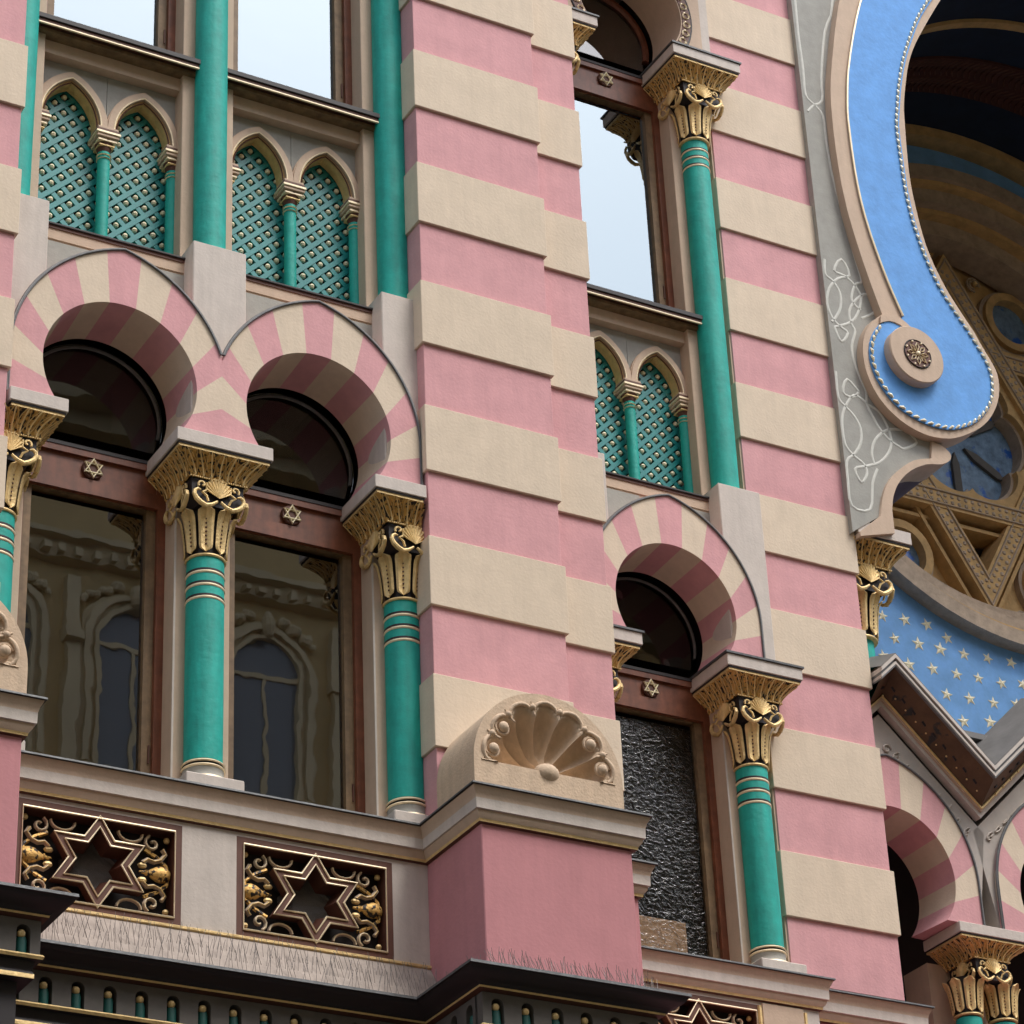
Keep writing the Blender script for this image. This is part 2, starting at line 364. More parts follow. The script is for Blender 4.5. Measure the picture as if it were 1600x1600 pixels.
def lower_column(x, y, label=None, xl=None, xr=None):
    def shaft():
        b = B(); b.lathe([(.119, -6.285), (.1205, -6.0), (.1205, -5.3), (.119, -4.90)], TEAL, 40)
        return b
    o = part('lower_column', shaft, BD, (x, y, 0), key='lshaft', label=label)
    def rings():
        b = B()
        for z in (-4.985, -5.075, -5.165):
            b.lathe([(.119, z - .014), (.1225, z - .013), (.1225, z), (.119, z + .001)], BLACK, 40)
            b.lathe([(.1195, z - .034), (.124, z - .030), (.1255, z - .024), (.124, z - .017), (.1195, z - .014)], PGOLD, 40)
        return b
    part('shaft_ring', rings, o, (x, y, 0), key='lrings')
    def base():
        b = B(); b.lathe([(.11, -6.43), (.148, -6.43), (.156, -6.418), (.152, -6.405), (.135, -6.402)], PGOLD, 40)
        b.lathe([(.135, -6.402), (.126, -6.385), (.124, -6.36), (.128, -6.34)], GREY, 40)
        b.lathe(ringprof(-6.34, .128, .02), PGOLD, 40); b.lathe([(.13, -6.322), (.122, -6.32), (.122, -6.312), (.128, -6.31)], BLACK, 40); b.lathe(ringprof(-6.31, .125, .02), PGOLD, 40)
        return b
    part('base', base, o, (x, y, 0), key='lbase')
    part('plinth', lambda: cbox(-.19, .19, -.19, .16, -6.502, -6.43, PALE), o, (x, y, 0), key='lplinth')
    capital_parts(o, (x, y, -4.13), dark=(x > 1), xl=xl, xr=xr)
    return o
def upper_column(x, y, label=None):
    def shaft():
        b = B(); b.lathe([(.110, -2.56), (.113, -1.5), (.113, 0), (.110, .77)], TEAL, 40); return b
    o = part('upper_column', shaft, BD, (x, y, 0), key='ushaft', label=label)
    def rings():
        b = B()
        b.lathe([(.10, -2.58), (.125, -2.58), (.131, -2.572), (.128, -2.56), (.11, -2.555)], PGOLD, 40)
        for z in (.69, .61, .53):
            b.lathe([(.111, z - .012), (.1145, z - .011), (.1145, z), (.111, z + .001)], BLACK, 40)
            b.lathe([(.1115, z - .028), (.1155, z - .024), (.117, z - .02), (.1155, z - .014), (.1115, z - .012)], PGOLD, 40)
        return b
    part('shaft_ring', rings, o, (x, y, 0), key='urings')
    capital_parts(o, (x, y, 1.54), dark=True)
    return o

# ------------------------------------------------------------ arches
def outer_pt(s_):
    """point on the pointed outer curve by signed arc length from the apex (local x, z relative to arch centre)"""
    a = .234; Rr = .969; sg = 1 if s_ >= 0 else -1; s_ = abs(s_); full = Rr * math.acos(a / Rr)
    if s_ <= full:
        th = math.acos(a / Rr) - s_ / Rr; return (sg * (-a + Rr * cos(th)), Rr * sin(th))
    return (sg * (Rr - a), -(s_ - full))
def horseshoe(x, y, z, ra=.52, rb=.495, depth=.43, cols=(PINK, CREAM), label=None, base=-.33, nseg=13, y0=.07, mould=True, lim=(-.76, .76)):
    def cl(p): return (max(lim[0], min(lim[1], p[0])), p[1])
    a0 = math.asin(base / ra)  # angle at the slab
    full = .969 * math.acos(.234 / .969) + (-base)
    ctrl = (x, y, z)
    def backing():
        b = B(); A = []; O = []
        n = 64
        for i in range(n + 1):
            t = i / n; O.append(outer_pt(-full + 2 * full * t))
        O = [p for p in O if lim[0] + .004 < p[0] < lim[1] - .004]
        if mould:
            V = [(px * 1.008, y0 - .002, pz + (.006 if pz > 0 else 0)) for px, pz in O]
            b.tube(V, .011, LEAD, 6)
            V = [(px * 1.0, y0 - .010, pz + .002) for px, pz in O]
            b.tube(V, .006, SLATE, 6)
        return b
    o = part('horseshoe_arch', backing, BD, ctrl, key=('hs', mould, ra, y0, lim), label=label)
    for k in range(nseg):
        def vous(k=k):
            b = B(); n = 6; I = []; O = []; I2 = []
            for i in range(n + 1):
                t = (k + i / n) / nseg; an = PI - a0 - t * (PI - 2 * a0)
                if an < 0: pass
                I.append((ra * cos(an), ra * sin(an))); I2.append((rb * cos(an), rb * sin(an))); O.append(cl(outer_pt(-full + 2 * full * t)))
            m = cols[k % 2]; N = n + 1
            vs = [(p[0], y0, p[1]) for p in I] + [(p[0], y0, p[1]) for p in O] + [(p[0], y0 + depth, p[1]) for p in I2] + [(p[0], y0 + depth, p[1]) for p in O]
            fs = []
            for i in range(n):
                fs += [(i, i + 1, N + i + 1, N + i), (i, 2 * N + i, 2 * N + i + 1, i + 1), (N + i, N + i + 1, 3 * N + i + 1, 3 * N + i), (2 * N + i, 3 * N + i, 3 * N + i + 1, 2 * N + i + 1)]
            fs += [(0, N, 3 * N, 2 * N), (n, 2 * N + n, 3 * N + n, N + n)]
            b.add(vs, fs, m); return b
        part('voussoir', vous, o, ctrl, key=('v', k, ra, rb, depth, cols[0].name, nseg, base, y0, lim))
    return o
# ------------------------------------------------------------ one window bay (x = window centre, y = depth offset of the bay)
HEX = [(cos(PI / 2 + k * PI / 3), sin(PI / 2 + k * PI / 3)) for k in range(6)]
def hexagram(r): 
    P = []
    for k in range(6):
        a = PI / 2 + k * PI / 3; P.append((r * cos(a), r * sin(a))); a += PI / 6; P.append((r / math.sqrt(3) * cos(a), r / math.sqrt(3) * sin(a)))
    return P
def star_emblem():
    b = B()
    b.lathe([(0, .012), (.066, .012), (.072, .004), (.072, -.01)], DKBROWN, 24)
    # turn the disc to face -Y
    b.v = [(x, -z, y) for x, y, z in b.v]
    for s_ in (0, PI):
        T = [(.066 * sin(s_ + k * 2 * PI / 3), -.018, .066 * cos(s_ + k * 2 * PI / 3)) for k in range(3)]
        b.tube(T, .0095, STARW, 5, closed=True)
    return b
def rect_frame(b, x0, x1, z0, z1, w, y0, y1, m):
    b.box(x0, x0 + w, y0, y1, z0, z1, m); b.box(x1 - w, x1, y0, y1, z0, z1, m); b.box(x0 + w, x1 - w, y0, y1, z1 - w, z1, m); b.box(x0 + w, x1 - w, y0, y1, z0, z0 + w, m)
def window(x, y, z0, zt, zc, rippled=False, upper=False, label=None):
    """rectangular light z0..zt, transom zt..zt+.25, round light centred zc"""
    def frame():
        b = B(); h = .503
        rect_frame(b, -h, h, z0, zt, .055, .50, .62, WOOD)
        rect_frame(b, -h + .055, h - .055, z0, zt, .062, .535, .60, TAN)
        b.box(h - .075, h - .066, .525, .535, z0 + .3, z0 + .42, DKBROWN)
        # round light's ring
        rr = .475; b.tube([(rr * cos(a), .575, zc + rr * sin(a)) for a in [math.asin(-.2) + i / 40 * (PI + 2 * math.asin(.2)) for i in range(41)]], .012 if not upper else .03, LEAD if not upper else WOOD, 6)
        return b
    o = part('window', frame, BD, (x, y, 0), key=('win', z0, zt), label=label)
    part('pane', lambda: _pane(-.39, .39, z0 + .11, zt - .11, .575), o, (x, y, 0), key=('pane', z0, rippled)).data.materials[0] = GLASSR if rippled else (GLASSU if upper else GLASS)
    def lun(): b = B(); b.prism(arcp(0, zc, .5, math.asin(-.4), PI + math.asin(.4), 40), .58, .585, GLASS if upper else GLASSL); return b
    part('round_pane', lun, o, (x, y, 0), key=('rp', z0))
    def trans():
        b = B(); b.box(-.5, .5, .50, .62, zt, zt + .05, WOOD); b.box(-.5, .5, .515, .62, zt + .05, zt + .205, WOOD); b.box(-.5, .5, .49, .62, zt + .205, zt + .25, WOOD)
        b.box(-.5, .5, .485, .64, zt + .25, zt + .275, BLACK); b.box(-.5, .5, .53, .6, zt - .05, zt, DKBROWN)
        b.box(-.47, -.44, .503, .515, zt + .05, zt + .205, WOOD); b.box(.44, .47, .503, .515, zt + .05, zt + .205, WOOD)
        return b
    t = part('transom', trans, o, (x, y, 0), key=('tr', zt))
    part('star_emblem', star_emblem, o, (x, y + .503, zt + .128), key='star')
    if upper:
        bb = B(); bb.box(-.5, .5, .70, .705, z0, zt + .2, BLIND); part('blind', bb, o, (x, y, 0), key='blind')
    return o
def _pane(x0, x1, z0, z1, y): b = B(); b.box(x0, x1, y, y + .006, z0, z1, GLASS); return b
def ledge(x, y, z, h, thick, cove):
    b = B(); yy = y
    b.box(-h, h, .25, .62, -.0, thick, BLACK, c=.004)
    b.box(-h + .004, h - .004, .262, .62, -.022, -.0, DKBROWN)
    if cove:
        b.tube([(-h + .01, .268, -.030), (h - .01, .268, -.030)], .009, PGOLD, 6)
        b.box(-h + .01, h - .01, .31, .62, -.055, -.03, TAN)
        b.box(-h + .015, h - .015, .40, .62, -.16, -.055, BEIGE)
    else: b.box(-h + .005, h - .005, .27, .62, -.10, -.022, BEIGE)
    return part('ledge', b, BD, (x, y, z))
def lattice_window(x, y, label=None):
    HW = .21; cxs = (-.262, .262); zs = -1.62
    def arch(cx, r_add, n=12):   # pointed arch polyline from left spring to right spring
        a = .16; hw = HW + r_add; Rr = hw + a; top = math.sqrt(Rr * Rr - a * a); th = math.acos(a / Rr)
        L = [(cx + a - Rr * cos(th * i / n), zs + Rr * sin(th * i / n)) for i in range(n + 1)]
        return L + [(cx - (px - cx), pz) for px, pz in reversed(L[:-1])]
    def frame():
        b = B(); y0, y1 = .44, .60
        for cx in cxs:
            I, O = arch(cx, 0), arch(cx, .052)
            b.strip(I, O, y0, .475, BEIGE); b.strip(arch(cx, .052), arch(cx, .060), .452, .48, BEIGE)
            b.strip(arch(cx, -.022), arch(cx, 0), .47, .56, GOLD)
            b.tube([(p[0], y0 + .002, p[1]) for p in arch(cx, .006)], .0065, PGOLD, 5)
            b.tube([(p[0], .462, p[1]) for p in arch(cx, -.018)], .006, DKBROWN, 4)
            # grey spandrels up to the head
            O2 = arch(cx, .05); b.strip(O2, [(p[0], -1.16 + .14) for p in O2], .478, .60, GREY)
        b.box(-.57, .57, .46, .60, -1.035, -.985, BEIGE); b.box(-.57, -.525, .455, .60, -1.62, -1.035, BEIGE); b.box(.525, .57, .455, .60, -1.62, -1.035, BEIGE)
        b.box(-.60, -.53, .50, .60, -2.62, -1.62, BEIGE); b.box(.53, .60, .50, .60, -2.62, -1.62, BEIGE)
        return b
    o = part('lattice_window', frame, BD, (x, y, 0), key='latframe', label=label)
    def col():
        b = B(); b.lathe([(.048, -2.62), (.05, -2.60), (.044, -2.585)], TEAL, 20); b.lathe(ringprof(-2.575, .044, .012), PGOLD, 20); b.lathe(ringprof(-2.54, .044, .012), PGOLD, 20)
        b.lathe([(.043, -2.60), (.043, -1.80)], TEAL, 20); b.lathe(ringprof(-1.86, .043, .01), PGOLD, 20); b.lathe(ringprof(-1.83, .043, .01), PGOLD, 20)
        return b
    def cap():
        b = B(); b.lathe([(.042, -1.80), (.05, -1.775), (.056, -1.755), (.07, -1.72)], DKBROWN, 20)
        for r, z0, z1, m in ((.056, -1.765, -1.752, GOLD), (.068, -1.735, -1.716, PGOLD), (.080, -1.708, -1.688, BEIGE), (.088, -1.684, -1.664, PGOLD), (.080, -1.662, -1.640, DKBROWN), (.074, -1.64, -1.62, BEIGE)):
            b.box(-r, r, -r, r, z0, z1, m, c=.003)
        b.box(-.02, .02, -.05, -.01, -1.62, -1.585, GOLD)
        return b
    for dx in (-.50, 0, .50):
        c = part('colonnette', col, o, (x + dx, y + .50, 0), key='colo'); part('colonnette_capital', cap, o, (x + dx, y + .50, 0), key='coca')
    def lat():
        b = B(); x0, x1, z0, z1 = -.53, .53, -2.64, -1.14; P = .067 * 2
        b.box(x0, x1, .605, .615, z0, z1, BLACK)
        def clip(c, sg, w):   # line z = sg*x + c, half width w
            pts = []
            lo = max(x0, min((z0 - c) * sg, (z1 - c) * sg)); hi = min(x1, max((z0 - c) * sg, (z1 - c) * sg))
            return lo, hi
        for sg in (1, -1):
            yy = .568 if sg == 1 else .572
            k = -40
            while k < 40:
                c = -1.89 + (k + .5) * P; lo, hi = clip(c, sg, 0); k += 1
                if hi - lo < .02: continue
                w = .0175 / cos(PI / 4)
                p = [(lo, sg * lo + c - w), (hi, sg * hi + c - w), (hi, sg * hi + c + w), (lo, sg * lo + c + w)]
                b.prism(p, yy, .59, TEALD)
        return b
    part('lattice_grid', lat, o, (x, y, 0), key='lat', smooth=0)
    def studs():
        b = B(); P = .067
        for i in range(-8, 9):
            for j in range(0, 24):
                if (i + j) % 2 == 0: continue
                xx = i * P; zz = -1.89 + (11 - j) * P
                if abs(xx) < .54 and -2.63 < zz < -1.17:
                    b.ball((xx, .582, zz), .0205, STARW, 8, (1, 1.15, 1))
                    b.ball((xx - .001, .595, zz), .03, GREY, 6, (1, .25, 1)) if 0 else None
        return b
    part('lattice_stud', studs, o, (x, y, 0), key='studs', kind='stuff')
    return o
def spandrel(x, y, zc):
    def wall():
        b = B(); full = .969 * math.acos(.234 / .969); n = 40
        O = [outer_pt(-full + 2 * full * i / n) for i in range(n + 1)]
        b.strip([(px, zc + pz) for px, pz in O], [(px, -2.67) for px, pz in O], .28, .50, BEIGE)
        return b
    o = part('spandrel_wall', wall, BD, (x, y, 0), key='spw')
    def pan(sg):
        b = B(); full = .969 * math.acos(.234 / .969)
        for _ in (0,):
            O = [(sg * px, pz) for px, pz in (outer_pt(.10 * full + .52 * full * i / 14) for i in range(15)) if px < .52]
            O.append((sg * .52, outer_pt(.62 * full)[1])) if 0 else None
            A = [(px, zc + pz + .03) for px, pz in O]; A = [p for p in A if p[1] < -2.80]
            Bp = [(px, -2.785) for px, pz in A]
            if len(A) > 1: b.strip(A, Bp, .268, .28, GREY)
        return b
    for sg in (-1, 1): part('spandrel_panel', lambda: pan(sg), o, (x, y, 0), key=('spp', sg))
def jamb(x, y, label=None):
    def lo():
        b = B(); b.box(-.19, .19, .35, .64, -6.52, -4.2, BEIGE, c=.004); b.box(-.19, -.178, .345, .352, -6.5, -4.3, PALE); return b
    o = part('pilaster', lo, BD, (x, y, 0), key='pil')
    part('impost_block', lambda: cbox(-.19, .19, .12, .5, -4.12, -2.59, PALE), BD, (x, y, 0), key='imp')
    def up():
        b = B(); b.box(-.19, .19, .35, .66, -2.70, 1.5, BEIGE, c=.004); return b
    part('upper_pilaster', up, BD, (x, y, 0), key='upil')
def upper_arch(x, y, zc):
    base = -.33; ra = .50; n = 48; a0 = math.asin(base / ra); ctrl = (x, y, zc)
    A = lambda r: [(r * cos(PI - a0 - i / n * (PI - 2 * a0)), r * sin(PI - a0 - i / n * (PI - 2 * a0))) for i in range(n + 1)]
    def ring():
        b = B(); b.strip(A(ra), A(.60), .05, .50, BEIGE); b.strip(A(.60), [(max(-.692, min(.692, px * 1.3)), max(base, pz * 1.3)) for px, pz in A(.60)], .05, .5, BEIGE)
        b.tube([(px, .05, pz) for px, pz in A(.60)], .010, BLACK, 5)
        b.strip([(-.692, -.33), (-.692, .9), (.692, .9), (.692, -.33)], [(-.80, -.33), (-.80, 1.1), (.80, 1.1), (.80, -.33)], .09, .5, PALE)
        return b
    o = part('round_arch', ring, BD, ctrl, key='uarch')
    def band():
        b = B(); b.strip(A(.512), A(.592), .044, .05, REDBR)
        for k in range(26):
            an = PI - a0 - (k + .5) / 26 * (PI - 2 * a0); c = (.552 * cos(an), .552 * sin(an))
            for ph in (0, 1):
                t = [(c[0] + .034 * cos(q_) * (.7 if ph else 1), .040, c[1] + .034 * sin(q_) * (.7 if ph else 1)) for q_ in [an + ph * PI + j * .5 for j in range(9)]]
                b.tube(t, .006, PGOLD, 4)
            b.ball((.535 * cos(an + .06), .042, .535 * sin(an + .06)), .012, PGOLD, 6)
        return b
    part('gilt_foliage_band', band, o, ctrl, key='uband')
def bay(x, y, rippled=False, names=None, lim=(-.76, .76)):
    n = names or {}
    window(x, y, -6.52, -4.40, -3.80, rippled, label=n.get('low')); horseshoe(x, y, -3.80, label=n.get('arch'), lim=lim); spandrel(x, y, -3.80)
    ledge(x, y, -2.665, .60, .018, False); lattice_window(x, y, n.get('lat')); ledge(x, y, -1.0, .60, .042, True)
    window(x, y, -.97, 1.25, 1.87, upper=True, label=n.get('up')); upper_arch(x, y, 1.87)
    def room():
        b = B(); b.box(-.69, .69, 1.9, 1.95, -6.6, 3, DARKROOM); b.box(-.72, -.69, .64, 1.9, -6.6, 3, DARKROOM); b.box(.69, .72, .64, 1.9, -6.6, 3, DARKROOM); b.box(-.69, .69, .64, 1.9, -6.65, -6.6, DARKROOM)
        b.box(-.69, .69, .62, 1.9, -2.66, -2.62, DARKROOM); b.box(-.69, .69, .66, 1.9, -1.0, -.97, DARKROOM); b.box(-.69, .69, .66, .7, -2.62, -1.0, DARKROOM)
        return b
    part('room_lining', room, BD, (x, y, 0), key='room')
AX = .3
for cx, lab in ((-2.82, 'teal column half hidden by the left pier'), (-1.435, 'teal column between the two clear windows'), (-.05, 'teal column against the front pier')):
    jamb(cx, 0); lower_column(cx, AX, lab, xl=(-.05 if cx < -2 else None), xr=(.045 if cx > -1 else None)); upper_column(cx, AX)
bay(-2.1275, 0, lim=(-.76, .6925)); bay(-.7425, 0, lim=(-.6925, .76))
Y2 = 1.2
for cx in (2.045, 3.43):
    jamb(cx, Y2); lower_column(cx, Y2 + AX, 'teal column beside the rippled glass window'); upper_column(cx, Y2 + AX)
bay(2.7375, Y2, True)
b = B(); b.box(3.60, 3.66, 1.5, 1.9, -7.4, 4, BEIGE); b.box(3.43, 3.62, 1.55, 1.9, -2.7, 4, BEIGE); part('wall_return', b, BD, (0, 0, 0))

# ------------------------------------------------------------ sill course and its panels
BRN = BEIGE
def sillprof(z, o=.10):
    return [(-.05, z + .02, SLATE), (o, z, SLATE), (o + .002, z - .012, BLACK), (o - .012, z - .016, BEIGE), (o - .016, z - .03, BEIGE), (o - .03, z - .055, BEIGE), (o - .038, z - .085, PALE), (o - .04, z - .15, PALE),
            (o - .052, z - .152, BEIGE), (o - .055, z - .175, BEIGE), (o - .075, z - .20, GOLD), (o - .078, z - .218, DKBROWN), (o - .10, z - .225, DKBROWN), (-.05, z - .23, BEIGE)]
b = B(); b.sweep([(-3.9, -.5), (-2.87, -.5), (-2.87, .19), (.02, .19), (.02, -.5), (1.08, -.5), (1.08, .13), (1.5, .13), (1.5, Y2 + .19), (3.74, Y2 + .19), (3.74, 1.6)], sillprof(-6.505))
part('sill_cornice', b, BD, (0, 0, 0), label='pale moulded sill cornice with gold line and dark lead edge')
b = B(); b.sweep([(3.7, 1.52), (4.69, 1.52), (4.69, 2.2)], sillprof(-6.53)); part('sill_cornice', b, BD, (0, 0, 0))
# lower walls and pedestals
def lowwall():
    b = B(); b.box(-2.87, .02, .19, .35, -7.40, -6.52, PALE); b.box(-2.87, .02, .35, .64, -8.6, -6.52, PALE); return b
# wall with two real openings for the star panels: build as strips round them
def wall_strips(x0, x1, y, zt, zb, holes, hz, m=PALE):
    b = B(); xs = [x0] + [v for h in holes for v in h] + [x1]
    for i in range(0, len(xs), 2): b.box(xs[i], xs[i + 1], y, y + .3, zb, zt, m)
    for h in holes: b.box(h[0], h[1], y, y + .3, hz[1], zt, m); b.box(h[0], h[1], y, y + .3, zb, hz[0], m); b.box(h[0], h[1], y + .18, y + .3, hz[0], hz[1], BLACK)
    return b
part('base_wall', wall_strips(-2.87, .02, .19, -6.6, -7.40, [(-2.645, -1.61), (-1.26, -.225)], (-7.385, -6.755)), BD, (0, 0, 0))
part('base_wall', wall_strips(1.5, 3.74, Y2 + .19, -6.6, -7.9, [(2.22, 3.255)], (-7.385, -6.755)), BD, (0, 0, 0))
def pilstrips():
    b = B()
    for dx in (-.19, .19): b.tube([(dx, 0, -7.9), (dx, 0, -6.76)], .016, GOLD, 6)
    b.box(-.17, .17, -.012, .02, -7.9, -6.74, BEIGE); return b
part('base_pilaster', pilstrips, BD, (3.43, Y2 + .19, 0))
ped = B(); ped.box(.02, 1.07, -.5, .3, -7.75, -6.7, BASEPINK, c=.006); part('pink_pedestal', ped, BD, (0, 0, 0), label='plain pink pedestal under the shell niche')
ped = B(); ped.box(1.02, 1.5, .13, 2, -7.75, -6.7, BASEPINK, c=.006); part('pink_pedestal', ped, BD, (0, 0, 0))
ped = B(); ped.box(-3.9, -2.872, -.5, .3, -7.75, -6.7, BASEPINK, c=.006); part('pink_pedestal', ped, BD, (0, 0, 0))
ped = B(); ped.box(3.7, 4.69, 1.52, 2.3, -9.5, -6.72, BASEPINK, c=.006); part('pink_pedestal', ped, BD, (0, 0, 0))
# sloping band below the panels
BANDM = mat('shade_toned_pale_stone', (.42, .355, .31), .85, var=.12, vscale=9, bump=.2, bscale=50, streak=.2)  # pale stone darkened in colour to offset skylight on the upward slope
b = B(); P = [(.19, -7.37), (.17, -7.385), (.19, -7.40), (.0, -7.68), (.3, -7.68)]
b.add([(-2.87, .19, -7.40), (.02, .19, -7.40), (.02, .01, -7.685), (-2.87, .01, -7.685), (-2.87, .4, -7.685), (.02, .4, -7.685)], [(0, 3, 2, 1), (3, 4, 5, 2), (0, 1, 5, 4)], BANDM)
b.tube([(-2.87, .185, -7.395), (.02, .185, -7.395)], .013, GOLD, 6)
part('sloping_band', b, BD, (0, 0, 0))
def star_panel(x, y, zc=-7.07):
    def fr():
        b = B(); rect_frame(b, -.517, .517, zc - .315, zc + .315, .045, .0, .12, REDBR)
        x0, x1, z0, z1 = -.472, .472, zc - .27, zc + .27
        b.tube([(x0, -.004, z0), (x1, -.004, z0), (x1, -.004, z1), (x0, -.004, z1)], .0075, PGOLD, 5, closed=True)
        b.box(-.515, .515, .13, .17, zc - .31, zc + .31, BLACK); return b
    o = part('star_panel', fr, BD, (x, y + .19, 0), key='spf')
    def star():
        b = B(); k = 1.12
        def H(r): return [(px * k, zc + pz) for px, pz in hexagram(r)]
        b.strip(H(.215), H(.288), .0, .07, REDBR, closed=True)
        for r in (.217, .286): b.tube([(px, -.004, pz) for px, pz in H(r)], .007, PGOLD, 5, closed=True)
        I, O = H(.165), H(.21); n = 12
        vs = [(p[0], .11, p[1]) for p in I] + [(p[0], .02, p[1]) for p in O]
        b.add(vs, [(i, n + i, n + (i + 1) % n, (i + 1) % n) for i in range(n)], DKBROWN); return b
    part('star', star, o, (x, y + .19, 0), key='spstar', smooth=0)
    def orn():
        b = B()
        for sx in (-1, 1):
            b.lathe([(.0, -.07), (.02, -.066), (.034, -.05), (.05, -.02), (.055, .01), (.046, .04), (.03, .062), (.036, .07), (.02, .085), (.012, .12), (.018, .13), (.0, .14)], GOLD, 14) if 0 else None
            prof = [(.0, -.09), (.03, -.085), (.047, -.06), (.052, -.03), (.045, .0), (.028, .03), (.016, .05), (.024, .06), (.012, .07), (.008, .10), (.0, .11)]
            k = B(); k.lathe(prof, GOLDB, 14); b.add([(sx * (.375 - p[2]), p[1] * .7 + .05, zc + p[0] + .005 * sx) for p in k.v], k.f, GOLDB)
            for sz in (-1, 1):
                sp = [(sx * (.35 + (.052 - .0038 * j) * cos(j * .6 + 2)), .05, zc + sz * (.19 + (.052 - .0038 * j) * sin(j * .6 + 2))) for j in range(12)]
                b.tube(sp, .011, STONE2, 5); b.tube([(p[0], .036, p[2]) for p in sp], .005, PGOLD, 4)
                sp = [(sx * (.21 + .075 * cos(j * .35)), .05, zc + sz * (.235 - .055 * sin(j * .35))) for j in range(10)]
                b.tube(sp, .010, STONE2, 5); b.tube([(p[0], .037, p[2]) for p in sp], .005, PGOLD, 4)
                sp = [(sx * p0, .05, zc + sz * p1) for p0, p1 in ((.30, .15), (.38, .11), (.44, .06), (.45, .01), (.43, -.02))]
                b.tube(sp, .013, GOLDB, 5)
                sp = [(sx * p0, .045, zc + sz * p1) for p0, p1 in ((.29, .06), (.32, .085), (.36, .075), (.40, .09), (.43, .13), (.41, .16))]
                b.tube(sp, .015, STONE2, 5); b.tube([(p[0], .03, p[2]) for p in sp], .005, GOLD, 4)
                b.ball((sx * .44, .05, zc + sz * .225), .02, GOLD, 8); b.ball((sx * .29, .05, zc + sz * .045), .024, GOLD, 8, (1.3, .8, .8))
        return b
    part('gilt_foliage', orn, o, (x, y + .19, 0), key='spo')
    def mesh_():
        b = B()
        for k in range(60):
            xx = -.20 + .4 * k / 59; zt = zc + .15 * (1 - abs(xx) / .2) + .02; zb = zc - .15 * (1 - abs(xx) / .2) - .02
            b.tube([(xx + .006 * (j % 2), .115, zb + (zt - zb) * j / 6) for j in range(7)], .0016, WIRE, 3)
        return b
    part('bird_wire', mesh_, o, (x, y + .19, 0), key='spw2', kind='stuff', smooth=0)
for xx, yy in ((-2.1275, 0), (-.7425, 0), (2.7375, Y2)): star_panel(xx, yy)

# ------------------------------------------------------------ shell niche
def shell():
    b = B(); cx, zc, R0 = .525, -6.29, .525; n = 48; y0, y1 = -.48, 0
    outer = arcp(cx, zc, R0, 0, PI, n); Ri = .42
    inner = arcp(cx, zc, .455, 0, PI, n)
    # body below the spring
    b.strip([(cx + (p[0] - cx), p[1]) for p in inner], outer, y0, y1, SHELLM)
    b.box(0, 1.05, y0, y1, -6.52, zc, SHELLM)
    rim = arcp(cx, zc, R0 - .03, 0, PI, n)
    return b
def scallop():
    b = B(); cx, zc, y0 = .525, -6.29, -.48; NL = 7; NA, NR = 196, 22; vs = []
    def surf(a, r):
        ph = (a / PI * NL) % 1; w = sin(PI * ph); rm = .375 + .075 * w ** .6; t = min(1, r / rm)
        bowl = .115 * (1 - t ** 3) * min(1, .35 + t * 1.6) * min(1, r / .06)
        flute = .050 * w * sin(PI * min(1, t ** .8)) ** .7
        ridge = -.018 * (1 - w) ** 4 * t
        tip = .016 * math.exp(-((t - .97) / .05) ** 2) if r < rm else 0
        return y0 + .012 + bowl + flute + ridge - tip
    for i in range(NA + 1):
        a = PI * i / NA
        for j in range(NR + 1):
            r = .02 + .452 * j / NR; vs.append((cx + r * cos(a), surf(a, r), zc + r * sin(a)))
    b.add(vs, [(i * (NR + 1) + j, (i + 1) * (NR + 1) + j, (i + 1) * (NR + 1) + j + 1, i * (NR + 1) + j + 1) for i in range(NA) for j in range(NR)], SHELLM)
    for k in range(NL):
        a = PI * (k + .5) / NL; r = .435; c = (cx + r * cos(a), y0 - .005, zc + r * sin(a)); big = k in (0, NL - 1, 1, NL - 2)
        # rolled tip of each lobe: an arc lip, and a curled ball on the side lobes
        b.tube([(cx + (.405 + .062 * cos(u)) * cos(a) - .085 * sin(u) * sin(a) * 1.0, y0 - .008 + .018 * abs(sin(u)), zc + (.405 + .062 * cos(u)) * sin(a) + .085 * sin(u) * cos(a)) for u in [-1.45 + j * .29 for j in range(11)]], .014, SHELLM, 8)
        if big:
            b.ball((cx + .395 * cos(a), y0 + .0, zc + .395 * sin(a)), .036, SHELLM, 14, (1, .8, 1))
            b.tube([(cx + .395 * cos(a) + (.055 - .0025 * j) * cos(a + j * .55), y0 + .012, zc + .395 * sin(a) + (.055 - .0025 * j) * sin(a + j * .55)) for j in range(10)], .011, SHELLM, 6)
        if k:
            a2 = PI * k / NL; b.ball((cx + .435 * cos(a2), y0 - .0, zc + .435 * sin(a2)), .022, SHELLM, 10)
    b.ball((cx, y0 + .04, zc + .0), .080, SHELLM, 16, (1.1, .9, .85))
    return b
for x0 in (0, -3.9):
    o = part('shell_niche', shell, BD, (x0, 0, 0), key='sh'); part('scallop_shell', scallop, o, (x0, 0, 0), key='sc', smooth=60)

